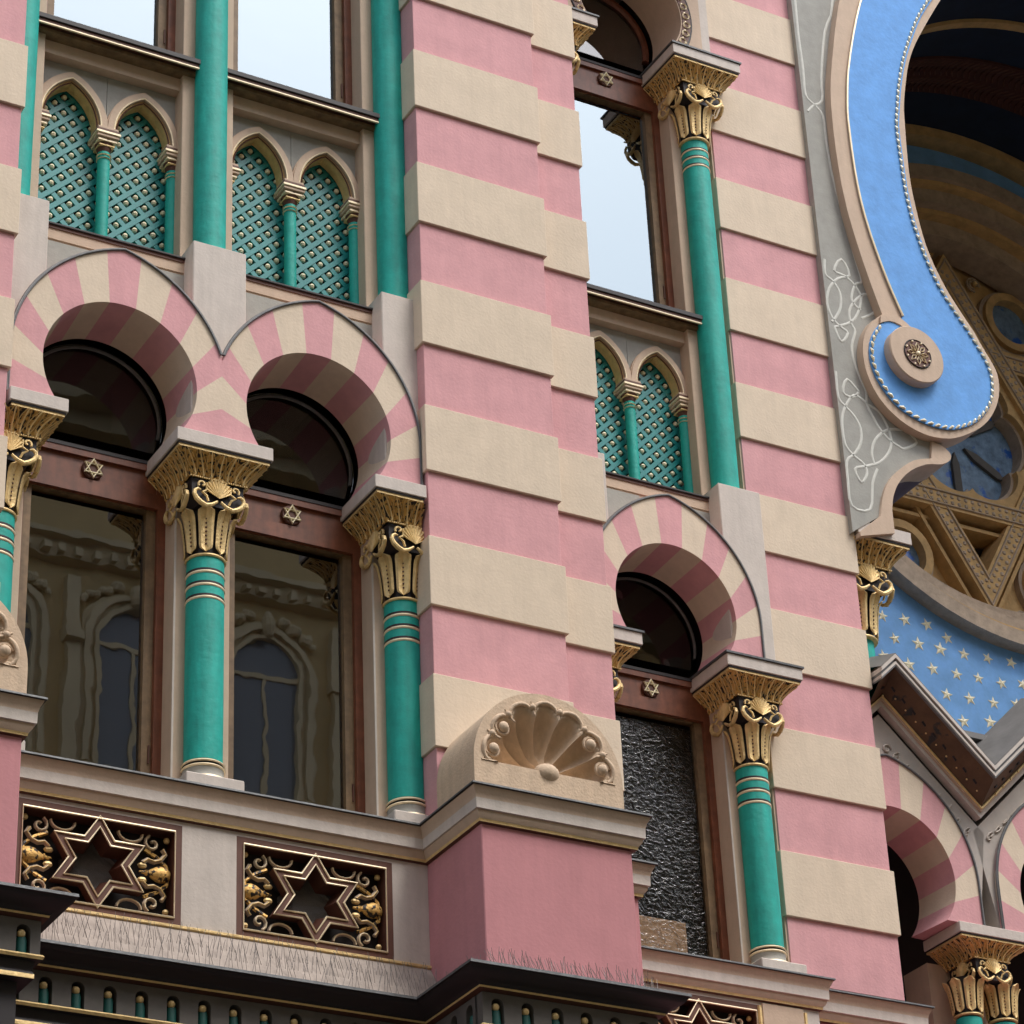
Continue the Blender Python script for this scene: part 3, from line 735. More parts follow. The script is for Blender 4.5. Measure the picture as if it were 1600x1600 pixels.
# ------------------------------------------------------------ dark street cornice with its niche frieze
def dkprof(z, o=.15):
    return [(-.05, z + .03, SLATE), (o, z, SLATE), (o + .003, z - .018, BLACK), (o - .01, z - .022, BLACK), (o - .03, z - .05, BLACK), (o - .09, z - .075, BLACK), (o - .115, z - .10, GOLD), (o - .118, z - .112, DKBROWN), (o - .14, z - .12, DKBROWN), (-.02, z - .125, DGREY)]
b = B(); path = [(-3.9, -.54), (-2.83 + .1, -.54), (-2.83 + .1, .13), (-.04, .13), (-.04, -.54), (1.15, -.54), (1.15, .3), (1.7, .3)]
b.sweep(path, dkprof(-7.68)); part('dark_cornice', b, BD, (0, 0, 0), label='almost black moulded cornice with grey lead top')
def subprof(z): return [(-.08, z, BLACK), (.012, z - .0, GOLD), (.02, z - .010, GOLD), (.012, z - .026, BLACK), (-.02, z - .03, BLACK), (-.03, z - .08, BLACK), (-.02, z - .10, GOLD), (-.02, z - .125, BLACK), (-.09, z - .13, BLACK), (-.09, z - .5, DGREY), (-.3, z - .5, DGREY)]
b = B(); b.sweep(path, subprof(-8.0)); part('dark_string_course', b, BD, (0, 0, 0))
def _bead(): b = B(); b.ball((0, 0, 0), .024, GOLD, 10); return b
def niche():
    b = B(); p, w, h = .19, .078, .195
    A = [(-p / 2, 0), (-p / 2, h), (p / 2, h), (p / 2, 0), (w / 2, 0)] + arcp(0, .125, w / 2, 0, PI, 10) + [(-w / 2, 0)]
    b.prism(A, 0, .07, DGREY); b.box(-p / 2, p / 2, .07, .09, 0, h, BLACK)
    return b
def pin():
    b = B(); b.lathe([(.031, 0), (.031, .075), (.026, .095), (0, .1)], mat_teal2, 14); return b
mat_teal2 = mat('dark_teal_paint', (.006, .10, .085), .5, var=.15)
fr = B(); fr.box(-2.7, -.05, .24, .4, -8.6, -7.7, DGREY); fr.box(.08, 1.1, -.42, .3, -8.6, -7.7, DGREY); fr.box(-3.9, -2.85, -.42, .3, -8.6, -7.7, DGREY)
fz = part('niche_frieze', fr, BD, (0, 0, 0))
segs = [(-2.73, .13, 0, -.04, 14), (-.04, -.54, 0, 1.15, 6), (-3.9, -.54, 0, -2.73, 6)]
for (xa, ya, _, xb, n) in segs:
    st = (xb - xa) / n; 
    for k in range(n):
        xx = xa + st * (k + .5)
        o = part('niche', niche, fz, (xx, ya, -8.0), key='niche'); o.scale.x = st / .19
        part('niche_pin', pin, fz, (xx, ya + .035, -7.995), key='pin'); part('niche_bead', lambda: _bead(), fz, (xx - .006, ya + .018, -7.885), key='bead')
for k in range(3):     # niches on the pier's left return
    o = part('niche', niche, fz, (-.04, .05 - .19 * k - .05, -8.0), key='niche', rot=-PI / 2)
    part('niche_pin', pin, fz, (-.005, .0 - .19 * k, -7.995), key='pin')

# ------------------------------------------------------------ cardboard behind the rippled pane
cb = B(); cb.box(-.215, .215, 0, .012, 0, .235, CARD)
o = part('cardboard_sheet', cb, None, (2.74, Y2 + .600, -6.275)); o['label'] = 'tan cardboard sheet propped behind the bottom of the rippled window pane'; o['category'] = 'cardboard'

# ------------------------------------------------------------ great arch: grey wall, blue scroll, recess
ring_left = [(5.01, 2.784), (4.84, 2.01), (4.78, 1.559), (4.775, 0.958), (4.814, 0.472), (4.904, 0.01), (4.984, -0.301), (5.046, -0.525)]
ring_scroll = [(4.926, -0.629), (4.849, -0.758), (4.805, -0.908), (4.798, -1.064), (4.824, -1.199), (4.889, -1.347), (4.999, -1.47), (5.152, -1.564), (5.328, -1.609), (5.478, -1.606), (5.645, -1.563), (5.859, -1.44), (6.01, -1.307), (6.122, -1.14), (6.183, -0.967), (6.189, -0.8), (6.141, -0.68), (6.072, -0.562)]
ring_inner = [(6.168, 3.211), (5.832, 2.633), (5.709, 2.351), (5.643, 2.114), (5.586, 1.847), (5.566, 1.652), (5.535, 1.07), (5.562, 0.673), (5.619, 0.311), (5.735, 0.005), (5.825, -0.158), (5.918, -0.3), (6.005, -0.429)]
blue_left = [(5.244, 2.87), (5.106, 2.423), (4.998, 1.981), (4.957, 1.702), (4.932, 1.438), (4.939, 0.844), (4.985, 0.426), (5.069, 0.06), (5.16, -0.249), (5.251, -0.491)]
bead = [(6.018, 3.155), (5.88, 2.93), (5.781, 2.72), (5.704, 2.538), (5.636, 2.361), (5.575, 2.161), (5.527, 1.968), (5.494, 1.798), (5.454, 1.576), (5.448, 1.452), (5.448, 1.212), (5.451, 0.924), (5.472, 0.645), (5.505, 0.455), (5.559, 0.24), (5.555, 0.244), (5.658, -0.036), (5.798, -0.273), (5.916, -0.438), (6.017, -0.607), (6.078, -0.727), (6.105, -0.855), (6.084, -1.041), (6.005, -1.196), (5.874, -1.341), (5.719, -1.44), (5.557, -1.497), (5.373, -1.502), (5.211, -1.465), (5.083, -1.404), (4.977, -1.295), (4.903, -1.169), (4.87, -1.017), (4.889, -0.864), (4.942, -0.745), (5.006, -0.659)]
disc = [(5.25, -0.937)]
lobe = [(5.093, -0.522), (5.219, -0.497), (5.357, -0.506), (5.46, -0.553), (5.524, -0.595)]
gray_left = [(4.583, 2.702), (4.574, 1.954), (4.568, 0.958), (4.57, -0.041), (4.562, -1.034), (4.555, -2.034), (4.575, -2.475)]
br_in = [(4.575, -2.475), (4.822, -2.462), (4.863, -2.288), (4.933, -2.135), (5.052, -1.992), (5.229, -1.851), (5.41, -1.787)]
br_out = [(4.562, -2.629), (4.941, -2.596), (4.944, -2.386), (4.974, -2.249), (5.05, -2.1), (5.183, -1.959), (5.356, -1.856), (5.508, -1.817), (5.601, -1.757), (5.616, -1.692), (5.547, -1.637), (5.441, -1.616)]
interlace = [[(4.593, 2.706), (4.585, 2.327), (4.593, 1.943), (4.587, 1.663), (4.661, 1.584), (4.749, 1.485), (4.751, 1.221), (4.774, 0.857), (4.833, 0.46), (4.9, 0.072), (4.944, -0.166), (4.881, -0.217), (4.826, -0.337), (4.824, -0.417), (4.897, -0.476)], [(5.01, 2.859), (4.877, 2.45), (4.782, 1.921), (4.761, 1.662), (4.659, 1.566), (4.591, 1.483)], [(4.924, -0.324), (4.863, -0.23), (4.774, -0.168), (4.672, -0.142), (4.761, -0.003), (4.825, -0.145), (4.704, -0.213), (4.601, -0.339), (4.559, -0.494), (4.591, -0.627), (4.662, -0.701), (4.736, -0.743), (4.66, -0.85), (4.611, -0.731), (4.645, -0.706), (4.791, -0.617), (4.88, -0.48), (4.924, -0.324)], [(4.586, -0.056), (4.574, -0.204), (4.643, -0.255), (4.703, -0.357), (4.693, -0.503), (4.622, -0.634), (4.585, -0.676)], [(4.895, -0.555), (5.047, -0.44), (4.993, -0.288), (4.87, -0.372), (4.781, -0.509), (4.781, -0.636), (4.813, -0.705), (4.762, -0.861), (4.767, -1.015), (4.81, -1.173), (4.852, -1.285), (4.844, -1.409), (4.893, -1.518), (4.944, -1.611), (5.028, -1.695), (5.118, -1.732), (5.173, -1.741), (5.305, -1.646), (5.22, -1.569), (5.14, -1.567), (5.008, -1.609), (4.882, -1.733), (4.833, -1.865), (4.844, -1.967)], [(4.567, -1.162), (4.562, -1.408), (4.623, -1.483), (4.7, -1.554), (4.75, -1.662), (4.732, -1.801), (4.654, -1.926), (4.575, -2.006), (4.561, -2.186), (4.571, -2.418), (4.749, -2.411), (4.804, -2.155), (4.87, -2.005)], [(4.778, -1.304), (4.706, -1.377), (4.616, -1.348), (4.672, -1.211), (4.778, -1.304)], [(4.846, -1.393), (4.725, -1.349), (4.623, -1.483), (4.577, -1.601), (4.567, -1.754), (4.584, -1.869), (4.653, -1.941), (4.739, -1.994), (4.76, -2.077), (4.693, -2.175), (4.646, -2.062), (4.752, -2.013), (4.902, -1.937), (5.014, -1.804), (5.047, -1.675), (5.016, -1.546), (4.95, -1.442), (4.852, -1.407)]]
stars = [(7.502, -0.91), (7.384, -1.174), (7.218, -1.379), (7.644, -1.159), (7.9, -1.154), (7.499, -1.389), (7.77, -1.386), (8.123, -1.251), (8.023, -1.388), (8.301, -1.383), (8.582, -1.366), (8.864, -1.354), (7.343, -1.602), (7.629, -1.634), (7.903, -1.622), (8.181, -1.619), (8.436, -1.608), (8.71, -1.606), (8.029, -1.863), (8.3, -1.851), (8.579, -1.84), (8.854, -1.806), (8.189, -2.109), (8.508, -2.054), (8.319, -2.314), (8.963, -1.567)]

YG, YR = 1.42, 1.32
RC, RZ, RR = 9.09, 1.18, 3.565          # great arch centre and inner radius
def cat(P, n=2):   # Catmull-Rom smoothing
    Q = [P[0]] + list(P) + [P[-1]]; out = []
    for i in range(1, len(Q) - 2):
        for k in range(n):
            t = k / n; p = [Vector((*Q[i + j], 0)) for j in (-1, 0, 1, 2)]
            v = .5 * ((2 * p[1]) + (-p[0] + p[2]) * t + (2 * p[0] - 5 * p[1] + 4 * p[2] - p[3]) * t * t + (-p[0] + 3 * p[1] - 3 * p[2] + p[3]) * t ** 3); out.append((v.x, v.y))
    return out + [P[-1]]
def resamp(P, n):
    d = [0]
    for a, c in zip(P, P[1:]): d.append(d[-1] + math.dist(a, c))
    out = []; j = 0
    for i in range(n):
        s_ = d[-1] * i / (n - 1)
        while j < len(P) - 2 and d[j + 1] < s_: j += 1
        t = (s_ - d[j]) / max(1e-9, d[j + 1] - d[j]); out.append((P[j][0] + (P[j + 1][0] - P[j][0]) * t, P[j][1] + (P[j + 1][1] - P[j][1]) * t))
    return out
# continue the ring upwards as circles about the arch centre
def ext(P, a_end=70):
    x, z = P[0]; r = math.hypot(x - RC, z - RZ); a = math.atan2(z - RZ, x - RC); e = math.radians(a_end)
    return [(RC + r * cos(e + (a - e) * i / 20), RZ + r * sin(e + (a - e) * i / 20)) for i in range(20)] + list(P)
LEFT = cat(ext(ring_left)); INNER = cat(ext(ring_inner)); SCR = cat(ring_scroll, 3); BL = cat(ext(blue_left)); 
n = 90
ctr_s = (5.45, -.95)
rg = B()
A = resamp(LEFT, n); I = resamp(INNER, n)
rg.strip(A, I, YR + .012, YG + .12, BEIGE)
scr_full = [LEFT[-1]] + SCR + [INNER[-1]]
rg.prism(scr_full, YR + .012, YG + .12, BEIGE)
ringo = part('great_arch_ring', rg, BD, (0, 0, 0), label='blue banded horseshoe ring ending in a round scroll', smooth=50)
# blue inlay
bead_c = cat(bead)
def inset(P, d, c):   # move towards c
    return [(p[0] + (c[0] - p[0]) * d / max(.01, math.dist(p, c)), p[1] + (c[1] - p[1]) * d / max(.01, math.dist(p, c))) for p in P]
kk = 17 * 2
bead_up = ext(bead_c[:kk]) ; bl = B()
bl.strip(resamp(BL, n), resamp([(x + .035, z) for x, z in bead_up], n), YR, YR + .02, BLUE)
low = [(blue_left[-1][0], blue_left[-1][1])] + [(x, z) for x, z in bead_c[kk - 1:]]
cc = (5.5, -.95); sc_o = [(p[0] + (p[0] - cc[0]) * .03, p[1] + (p[1] - cc[1]) * .03) for p in bead_c[kk - 1:]]
bl.prism([(bead_c[kk - 1][0] + .035, bead_c[kk - 1][1])] + sc_o[1:] + [(5.09, -.575), (5.19, -.60), blue_left[-1]], YR - .001, YR + .02, BLUE)
part('blue_band', bl, ringo, (0, 0, 0), smooth=0)
bd = B()
for P in (resamp(ext(bead_c[:kk]), 120), resamp(bead_c[kk - 1:], 44)):
    for i in range(len(P) - 1):
        p = P[i]; q_ = P[i + 1]; an = math.atan2(q_[1] - p[1], q_[0] - p[0])
        c = ((p[0] + q_[0]) / 2, (p[1] + q_[1]) / 2); L = .030
        bd.tube([(c[0] - L * cos(an + .35), YR - .006, c[1] - L * sin(an + .35)), (c[0], YR - .014, c[1]), (c[0] + L * cos(an + .35), YR - .006, c[1] + L * sin(an + .35))], .01, STARW, 5, rr=[.006, .014, .006])
part('rope_beading', bd, ringo, (0, 0, 0), kind='stuff')
ln = B(); ln.tube([(x, YR - .004, z) for x, z in resamp(BL, n)], .010, PGOLD, 5); part('gilt_line', ln, ringo, (0, 0, 0))
# pale lobe edging between band and disc
lb = B(); L = [(5.01, -.60), (5.10, -.555), (5.21, -.56), (5.33, -.64), (5.43, -.75), (5.50, -.86)]
lb.strip([(p[0] + .0, p[1] + .035) for p in cat(L)], [(p[0] - .01, p[1] - .035) for p in cat(L)], YR - .012, YR + .01, BEIGE)
part('scroll_lobe', lb, ringo, (0, 0, 0))
dk = B(); dk.lathe([(0, -.09), (.262, -.09), (.27, -.08), (.27, .02)], BEIGE, 48); dk.v = [(x, z, y) for x, y, z in dk.v]
dsk = part('scroll_disc', dk, ringo, (5.275, YR, -.913))
ro = B(); ro.lathe([(0, -.096), (.128, -.096), (.135, -.09)], REDBR, 32); ro.v = [(x, z, y) for x, y, z in ro.v]
ro.ball((0, -.10, 0), .022, PGOLD, 10)
for k in range(8):
    a = k * PI / 4; ro.tube([(.03 * cos(a), -.10, .03 * sin(a)), (.07 * cos(a + .25), -.105, .07 * sin(a + .25)), (.105 * cos(a), -.10, .105 * sin(a)), (.07 * cos(a - .25), -.105, .07 * sin(a - .25))], .006, PGOLD, 4, closed=True)
    ro.ball((.118 * cos(a + PI / 8), -.10, .118 * sin(a + PI / 8)), .012, PGOLD, 6)
ro.tube([(.132 * cos(a * PI / 16), -.096, .132 * sin(a * PI / 16)) for a in range(32)], .006, BLACK, 4, closed=True)
part('rosette', ro, ringo, (5.275, YR, -.913))
# grey spandrel wall with its white interlace
gw = B(); gl = [(4.603, 6), (4.603, -2.70)]
ga = resamp(gl, n); top = resamp(LEFT[:], n)
xs = resamp([(p[0] + .1, p[1]) for p in LEFT[14:]] + [(p[0] + .1, p[1]) for p in SCR[:26]], 60)
outl = [(4.55, 7.0), (4.55, -2.66)] + [(p[0], p[1]) for p in br_in[1:]] + [(5.6, -1.55), (5.3, -1.3), (5.05, -.9), (5.1, -.5)] + [(p[0] + .12, p[1]) for p in reversed(LEFT)][:30]
outl = [p for p in outl]; outl.append((outl[-1][0], 7.0))
gw.prism(outl, YG, YG + .25, GREY)
gwo = part('grey_spandrel', gw, BD, (0, 0, 0), label='grey spandrel wall with thin white interlacing lines', smooth=0)
il = B()
for P in interlace:
    if P is interlace[0]: P = [(4.64, 5.5)] + P
    if P is interlace[1]: P = [(5.05, 4.0)] + P
    Q = cat(P, 3); il.tube([(x, YG - .001, z) for x, z in Q], .0125, LINE, 6)
il.v = [(x, YG + (y - YG) * .35, z) for x, y, z in il.v]
part('interlace_line', il, gwo, (0, 0, 0))
# bracket edging below the scroll
brk = B(); n2 = 30
bpoly = [(4.6, -2.66)] + br_in[1:2] + cat(br_in[2:], 3) + list(reversed(cat(br_out[2:], 3))) + br_out[1:2] + [(4.6, -2.70)]
brk.prism(bpoly, YG - .03, YG + .28, BEIGE, side=BEIGE)
brk.prism([(p[0], p[1] + .008) for p in bpoly], YG + .28, YG + 2.6, DKBROWN)
part('bracket_edging', brk, BD, (0, 0, 0), smooth=50)
# capital under the bracket
cp = B(); cp.lathe([(.12, -3.95), (.12, -3.35)], TEAL, 28)
o = part('great_arch_column', cp, BD, (4.76, 1.78, 0)); capital_parts(o, (4.76, 1.78, -2.53), half=.37, q=1.18, dark=False, xl=-.15)
# barrel recess
YB = 4.75
def circ(r, n=96, cx=RC, cz=RZ): return [(cx + r * cos(2 * PI * i / n), cz + r * sin(2 * PI * i / n)) for i in range(n)]
bar = B(); r0 = RR + .10; N = 96
def vault(r): return [(RC + r, -4.0)] + arcp(RC, RZ, r, 0, PI, N) + [(RC - r, -.35 + r - r0), (4.66 - r + r0, -.4 + r - r0), (4.66 - r + r0, -4.0)]
bar.strip(vault(r0), vault(r0 + .06), YG + .26, YB + .1, NAVY)
brl = part('barrel_recess', bar, BD, (0, 0, 0), smooth=50)
# feather rib and brown ribs on the soffit
def rib(y0, y1, r, m, name):
    b = B(); b.strip(vault(r), vault(r0 + .01), y0, y1, m); return part(name, b, brl, (0, 0, 0), smooth=50)
rib(3.35, 3.95, r0 - .03, MAROON, 'feather_rib'); rib(2.7, 2.8, r0 - .04, STONE, 'stone_rib'); rib(4.55, 4.75, r0 - .12, STONE, 'stone_rib')
ft = B()
for k in range(90):
    a = PI * .35 + k / 90 * PI * .6
    for yy in (3.5, 3.8):
        P = [(RC + (r0 - .035) * cos(a + .02 * sin(j * .7)), yy + (.13 - .05 * j) * 1, RZ + (r0 - .035) * sin(a + .02 * sin(j * .7))) for j in range(6)]
        ft.tube(P, .010, DKBROWN, 4)
part('feather_relief', ft, brl, (0, 0, 0), kind='stuff')
# back wall with the rose
OC, OZ = 9.09, 1.58
bw = B(); n = 96
sq = []
for i in range(n):
    a = 2 * PI * i / n; sc = min(7 / max(1e-6, abs(cos(a))), 7 / max(1e-6, abs(sin(a)))); sq.append((OC + min(sc, 7) * cos(a), OZ + min(sc, 7) * sin(a)))
bw.strip(circ(2.6, n, OC, OZ), sq, YB, YB + .1, BLUE2, closed=True)
bwo = part('starry_wall', bw, BD, (0, 0, 0), label='sky blue wall with pale gold five-pointed stars', smooth=50)
def star5():
    b = B(); P = []
    for i in range(10):
        a = PI / 2 + i * PI / 5; r = .066 if i % 2 == 0 else .027; P.append((r * cos(a), r * sin(a)))
    vs = [(x, 0, z) for x, z in P] + [(0, -.012, 0)]; b.add(vs, [(i, (i + 1) % 10, 10) for i in range(10)], STARW); return b
for i, (x, z) in enumerate(stars):
    o = part('gilt_star', star5, bwo, (x, YB - .003, z), key='star5', smooth=0); o.rotation_euler[1] = random.uniform(-.35, .35); s_ = random.uniform(1.0, 1.25); o.scale = (s_, 1, s_)
for j in range(-9, 14):
    for i in range(-11, 12):
        x, z = RC + i * .36 + (.18 if j % 2 else 0) + random.uniform(-.03, .03), .2 + j * .34 + random.uniform(-.03, .03)
        if math.hypot(x - OC, z - OZ) < 2.95 or (z > RZ and math.hypot(x - RC, z - RZ) > 3.45) or abs(x - RC) > (3.45 if z > -.5 else 4.3): continue
        if any(math.dist((x, z), q_) < .27 for q_ in stars): continue
        if z < -.4 and x < 8.9: continue
        o = part('gilt_star', star5, bwo, (x, YB - .003, z), key='star5', smooth=0); o.rotation_euler[1] = random.uniform(-.3, .3)
rim = B()
for ra_, rb_, ya, yb_, m in ((2.81, 2.66, YB - .16, YB + .05, STONE2), (2.66, 2.60, YB - .10, YB + .1, STONE), (2.60, 2.44, YB - .02, YB + .2, STONE2), (2.44, 2.38, YB + .1, YB + .3, STONE), (2.38, 2.20, YB + .22, YB + .6, STONE2)):
    rim.strip(circ(rb_, n, OC, OZ), circ(ra_, n, OC, OZ), ya, yb_, m, closed=True)
rose = part('rose_window', rim, BD, (0, 0, 0), label='round brown stone rose window with star of David tracery', smooth=50)
YT = 5.15
HX = lambda r: [(OC + px, OZ + pz) for px, pz in hexagram(r)]
tr = B()
def tri(r, ph): return [(OC + r * cos(ph + k * 2 * PI / 3), OZ + r * sin(ph + k * 2 * PI / 3)) for k in range(3)]
for ph, dy in ((PI / 2, 0), (-PI / 2, .012)):
    tr.strip(tri(2.14 - .46, ph), tri(2.14, ph), YT + dy, YT + .35, STONE, closed=True)
    for rr_ in (2.14 - .08, 2.14 - .38): tr.tube([(x, YT + dy, z) for x, z in tri(rr_, ph)], .022, STONE2, 6, closed=True)
tr.strip(tri(2.34, -PI / 2), tri(2.26, -PI / 2), YT + .10, YT + .4, STONE, closed=True); tr.strip(tri(2.34, PI / 2), tri(2.26, PI / 2), YT + .112, YT + .4, STONE, closed=True)
bd2 = B()
for ph, dy in ((PI / 2, 0), (-PI / 2, .012)):
    T = tri(2.14 - .23, ph)
    for e in range(3):
        p, q_ = T[e], T[(e + 1) % 3]; L = math.dist(p, q_)
        for j in range(int(L / .085)):
            t = (j + .5) * .085 / L
            for o_ in (-.035, .035):
                nx, nz = -(q_[1] - p[1]) / L, (q_[0] - p[0]) / L; w_ = o_ * (1 if j % 2 else -1)
                bd2.ball((p[0] + (q_[0] - p[0]) * t + nx * w_, YT + dy, p[1] + (q_[1] - p[1]) * t + nz * w_), .026, STONE2, 6, (1, .6, 1))
part('plait_relief', bd2, rose, (0, 0, 0), kind='stuff')
part('hexagram_tracery', tr, rose, (0, 0, 0), smooth=0)
def roundlight():
    b = B(); b.strip(circ(.27, 32, 0, 0), circ(.36, 32, 0, 0), YT + .12, YT + .45, STONE, closed=True); b.strip(circ(.36, 32, 0, 0), circ(.40, 32, 0, 0), YT + .18, YT + .45, STONE2, closed=True); return b
for k in range(6):
    a = k * PI / 3; o = part('round_light', roundlight, rose, (OC + 1.86 * cos(a), 0, OZ + 1.86 * sin(a)), key='rl', smooth=50)
def polar(f, m=144): return [(OC + f(2 * PI * i / m) * cos(2 * PI * i / m), OZ + f(2 * PI * i / m) * sin(2 * PI * i / m)) for i in range(m)]
def hexr(ap): return lambda t: ap / cos((t + PI / 6 - PI / 2) % (PI / 3) - PI / 6)
def foil(t): return .70 + .13 * abs(cos(3 * t)) ** .6
def starr(R0):
    def f(t):
        u = (t - PI / 2) % (PI / 3); u = min(u, PI / 3 - u)      # 0 at a vertex, pi/6 at a notch
        return R0 * sin(PI / 6) / sin(PI - PI / 6 - u)
    return f
fo = B()
fo.strip(polar(foil), polar(hexr(.93)), YT + .06, YT + .36, STONE, closed=True)
fo.strip(polar(lambda t: foil(t) - .035), polar(foil), YT + .14, YT + .36, STONE2, closed=True)
part('foil_tracery', fo, rose, (0, 0, 0), smooth=50)
for k in range(6):
    a = k * PI / 3 + PI / 6; b = B(); q1 = [(.16, 0), (.30, .045), (.62, .045), (.72, 0), (.62, -.045), (.30, -.045)]
    b.prism([(OC + u * cos(a) - v * sin(a), OZ + u * sin(a) + v * cos(a)) for u, v in q1], YT + .26, YT + .30, DGREY); part('leading_bar', b, rose, (0, 0, 0), smooth=0)
cg = B(); cg.prism(polar(hexr(.92)), YT + .30, YT + .32, BGLASS); part('stained_glass', cg, rose, (0, 0, 0), smooth=0)
ft2 = B(); ft2.strip(polar(starr(2.10)), polar(lambda t: 2.36), YT + .26, YT + .40, STONE, closed=True); part('spandrel_stone', ft2, rose, (0, 0, 0), smooth=0)
for k in range(6):
    a = k * PI / 3; b = B(); b.prism(circ(.275, 32, 0, 0), YT + .235, YT + .245, BGLASS); part('round_glass', b, rose, (OC + 1.86 * cos(a), 0, OZ + 1.86 * sin(a)), smooth=0)
for k in range(6):       # gilt foliage in the triangular gaps
    for s_ in (-1, 1):
        sp = B()
        a = k * PI / 3 + s_ * .27; c = (OC + 2.08 * cos(a), OZ + 2.08 * sin(a))
        for r_ in (.05, .085): sp.tube([(c[0] + r_ * cos(j * .6), YT + .2, c[1] + r_ * sin(j * .6)) for j in range(9)], .014, STONE2, 5)
        sp.ball((c[0], YT + .17, c[1]), .03, GOLD, 8)
        part('foliage_boss', sp, rose, (0, 0, 0))
gp = B(); gp.prism(circ(2.3, 64, OC, OZ), YT + .42, YT + .45, BGLASS); part('stained_glass', gp, rose, (0, 0, 0))
LINE2 = mat('faded_scroll_line', (.56, .50, .44), .8, var=.1)
# ------------------------------------------------------------ loggia arcade and gables at the lower right
AY = 1.55; ac0, ap = 4.77, 1.66
for k in range(4):
    cx = ac0 + ap * k
    horseshoe(cx, AY, -5.40, label='striped loggia arch below the gables' if k == 0 else None)
    def gl_():
        b = B(); full = .969 * math.acos(.234 / .969) + .33; n = 60
        O = [outer_pt(-full + 2 * full * i / n) for i in range(n + 1)]
        Tp = [(px * .83 / .6925, .9 + .40 - abs(px * .83 / .6925) * .95) for px, pz in O]
        b.strip([(p[0], p[1]) for p in O], Tp, .10, .5, SCROLLG); return b
    o = part('gable_wall', gl_, BD, (cx, AY, -5.40), key='gablewall')
    def canopy(xl=(-.15 if k == 0 else -.83)):
        b = B(); s = .95; y0, y1 = -.20, .12; apx = 1.545; v = apx - .83 * s
        A = [(xl, apx + xl * s), (0, apx), (.83, v)]
        def off(d): return [(p[0], p[1] - d) for p in A]
        b.strip(off(.035), off(0), y0, .12, PALE); b.strip(off(.06), off(.035), y0 + .02, .12, LEAD); b.strip(off(.085), off(.06), y0 + .01, .12, PALE); b.strip(off(.10), off(.085), y0 + .015, .12, LEAD)
        b.strip(off(.335), off(.27), .05, .12, PALE); b.strip(off(.29), off(.262), .03, .12, BEIGE); b.tube([(p[0], .028, p[1]) for p in off(.262)], .010, GOLD, 6); b.tube([(p[0], y0 + .03, p[1]) for p in off(.088)], .007, PGOLD, 5)
        # sloping soffit with stencil
        U = off(.10); D = off(.27)
        b.add([(p[0], y0 + .04, p[1]) for p in U] + [(p[0], .06, p[1]) for p in D], [(0, 1, 4, 3), (1, 2, 5, 4)], SOFFIT)
        # roof sheets rising backwards
        vs = [(p[0], y0, p[1] + .004) for p in A] + [(p[0], y0 + .55, p[1] + .2) for p in A]
        b.add(vs, [(0, 1, 4, 3), (1, 2, 5, 4)], ROOFM)
        b.add(vs + [(xl, y0 + .55, .6), (.83, y0 + .55, .6)], [(3, 4, 5, 7, 6)], ROOFM)
        return b
    def scrolls(sides=((1,) if k == 0 else (-1, 1))):
        b = B()
        for sg in sides:
            for j in range(9):
                u = .04 + j * .085; zt = 1.30 - .95 * u - .20; zo = outer_pt(min(u, .70) * 1.15)[1] + .03; z = (zt + zo) / 2
                R0 = .046
                for hh in (-1, 1):
                    zz = z + hh * R0 * 1.15 * (abs(zt - zo) > .14)
                    b.tube([(sg * u + (R0 - R0 * .07 * q_) * cos(q_ * .62 + j), .092, zz + (R0 - R0 * .07 * q_) * sin(q_ * .62 + j * 1.3)) for q_ in range(11)], .0075, LINE2, 4)
        return b
    part('scroll_relief', scrolls, o, (cx, AY, -5.40), key=('scrolls', k == 0), kind='stuff')
    g = part('gable_canopy', canopy, BD, (cx, AY, -5.26), key=('canopy', k == 0), smooth=0)
    def sten(kk_=k):
        b = B()
        for sg in (-1, 1):
            for k in range(9 if sg > 0 or kk_ else 1):
                u = .06 + .085 * k; x0 = sg * u; z = 1.545 - u * .95 - .185
                b.tube([(x0 - .02, -.055, z + .03), (x0 + .005, -.05, z), (x0 + .03, -.04, z + .02)], .012, BLACK, 4)
                b.ball((x0 + .03, -.02, z - .045), .010, GOLD, 6)
        return b
    part('soffit_ornament', sten, g, (cx, AY, -5.26), key=('sten', k == 0))
    xj = cx + ap / 2
    def shafts():
        b = B()
        b.box(-.33, .33, .2, .5, -9, -5.9, BEIGE)
        for d in (-.16, .16):
            b.lathe([(.098, -9), (.098, -6.40)], TEAL, 28, cx=d)
            for z in (-6.46, -6.54, -6.62):
                b.lathe([(.0975, z - .03), (.103, z - .024), (.103, z - .016), (.0975, z - .012)], PGOLD, 28, cx=d)
        return b
    o = part('twin_column', shafts, BD, (xj, AY + .30, 0), key='twin'); 
    capital_parts(o, (xj, AY + .30, -5.73), half=.34, q=.85, dark=False, w2=.16)
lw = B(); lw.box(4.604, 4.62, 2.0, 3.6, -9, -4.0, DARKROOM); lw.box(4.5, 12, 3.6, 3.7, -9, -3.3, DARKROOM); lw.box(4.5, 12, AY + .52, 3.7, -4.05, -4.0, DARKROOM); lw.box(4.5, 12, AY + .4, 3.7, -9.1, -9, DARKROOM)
part('loggia_lining', lw, BD, (0, 0, 0))
ter = B(); ter.box(4.6, 13.6, AY + .3, YB, -4.0, -3.95, ROOFM); part('terrace', ter, BD, (0, 0, 0))
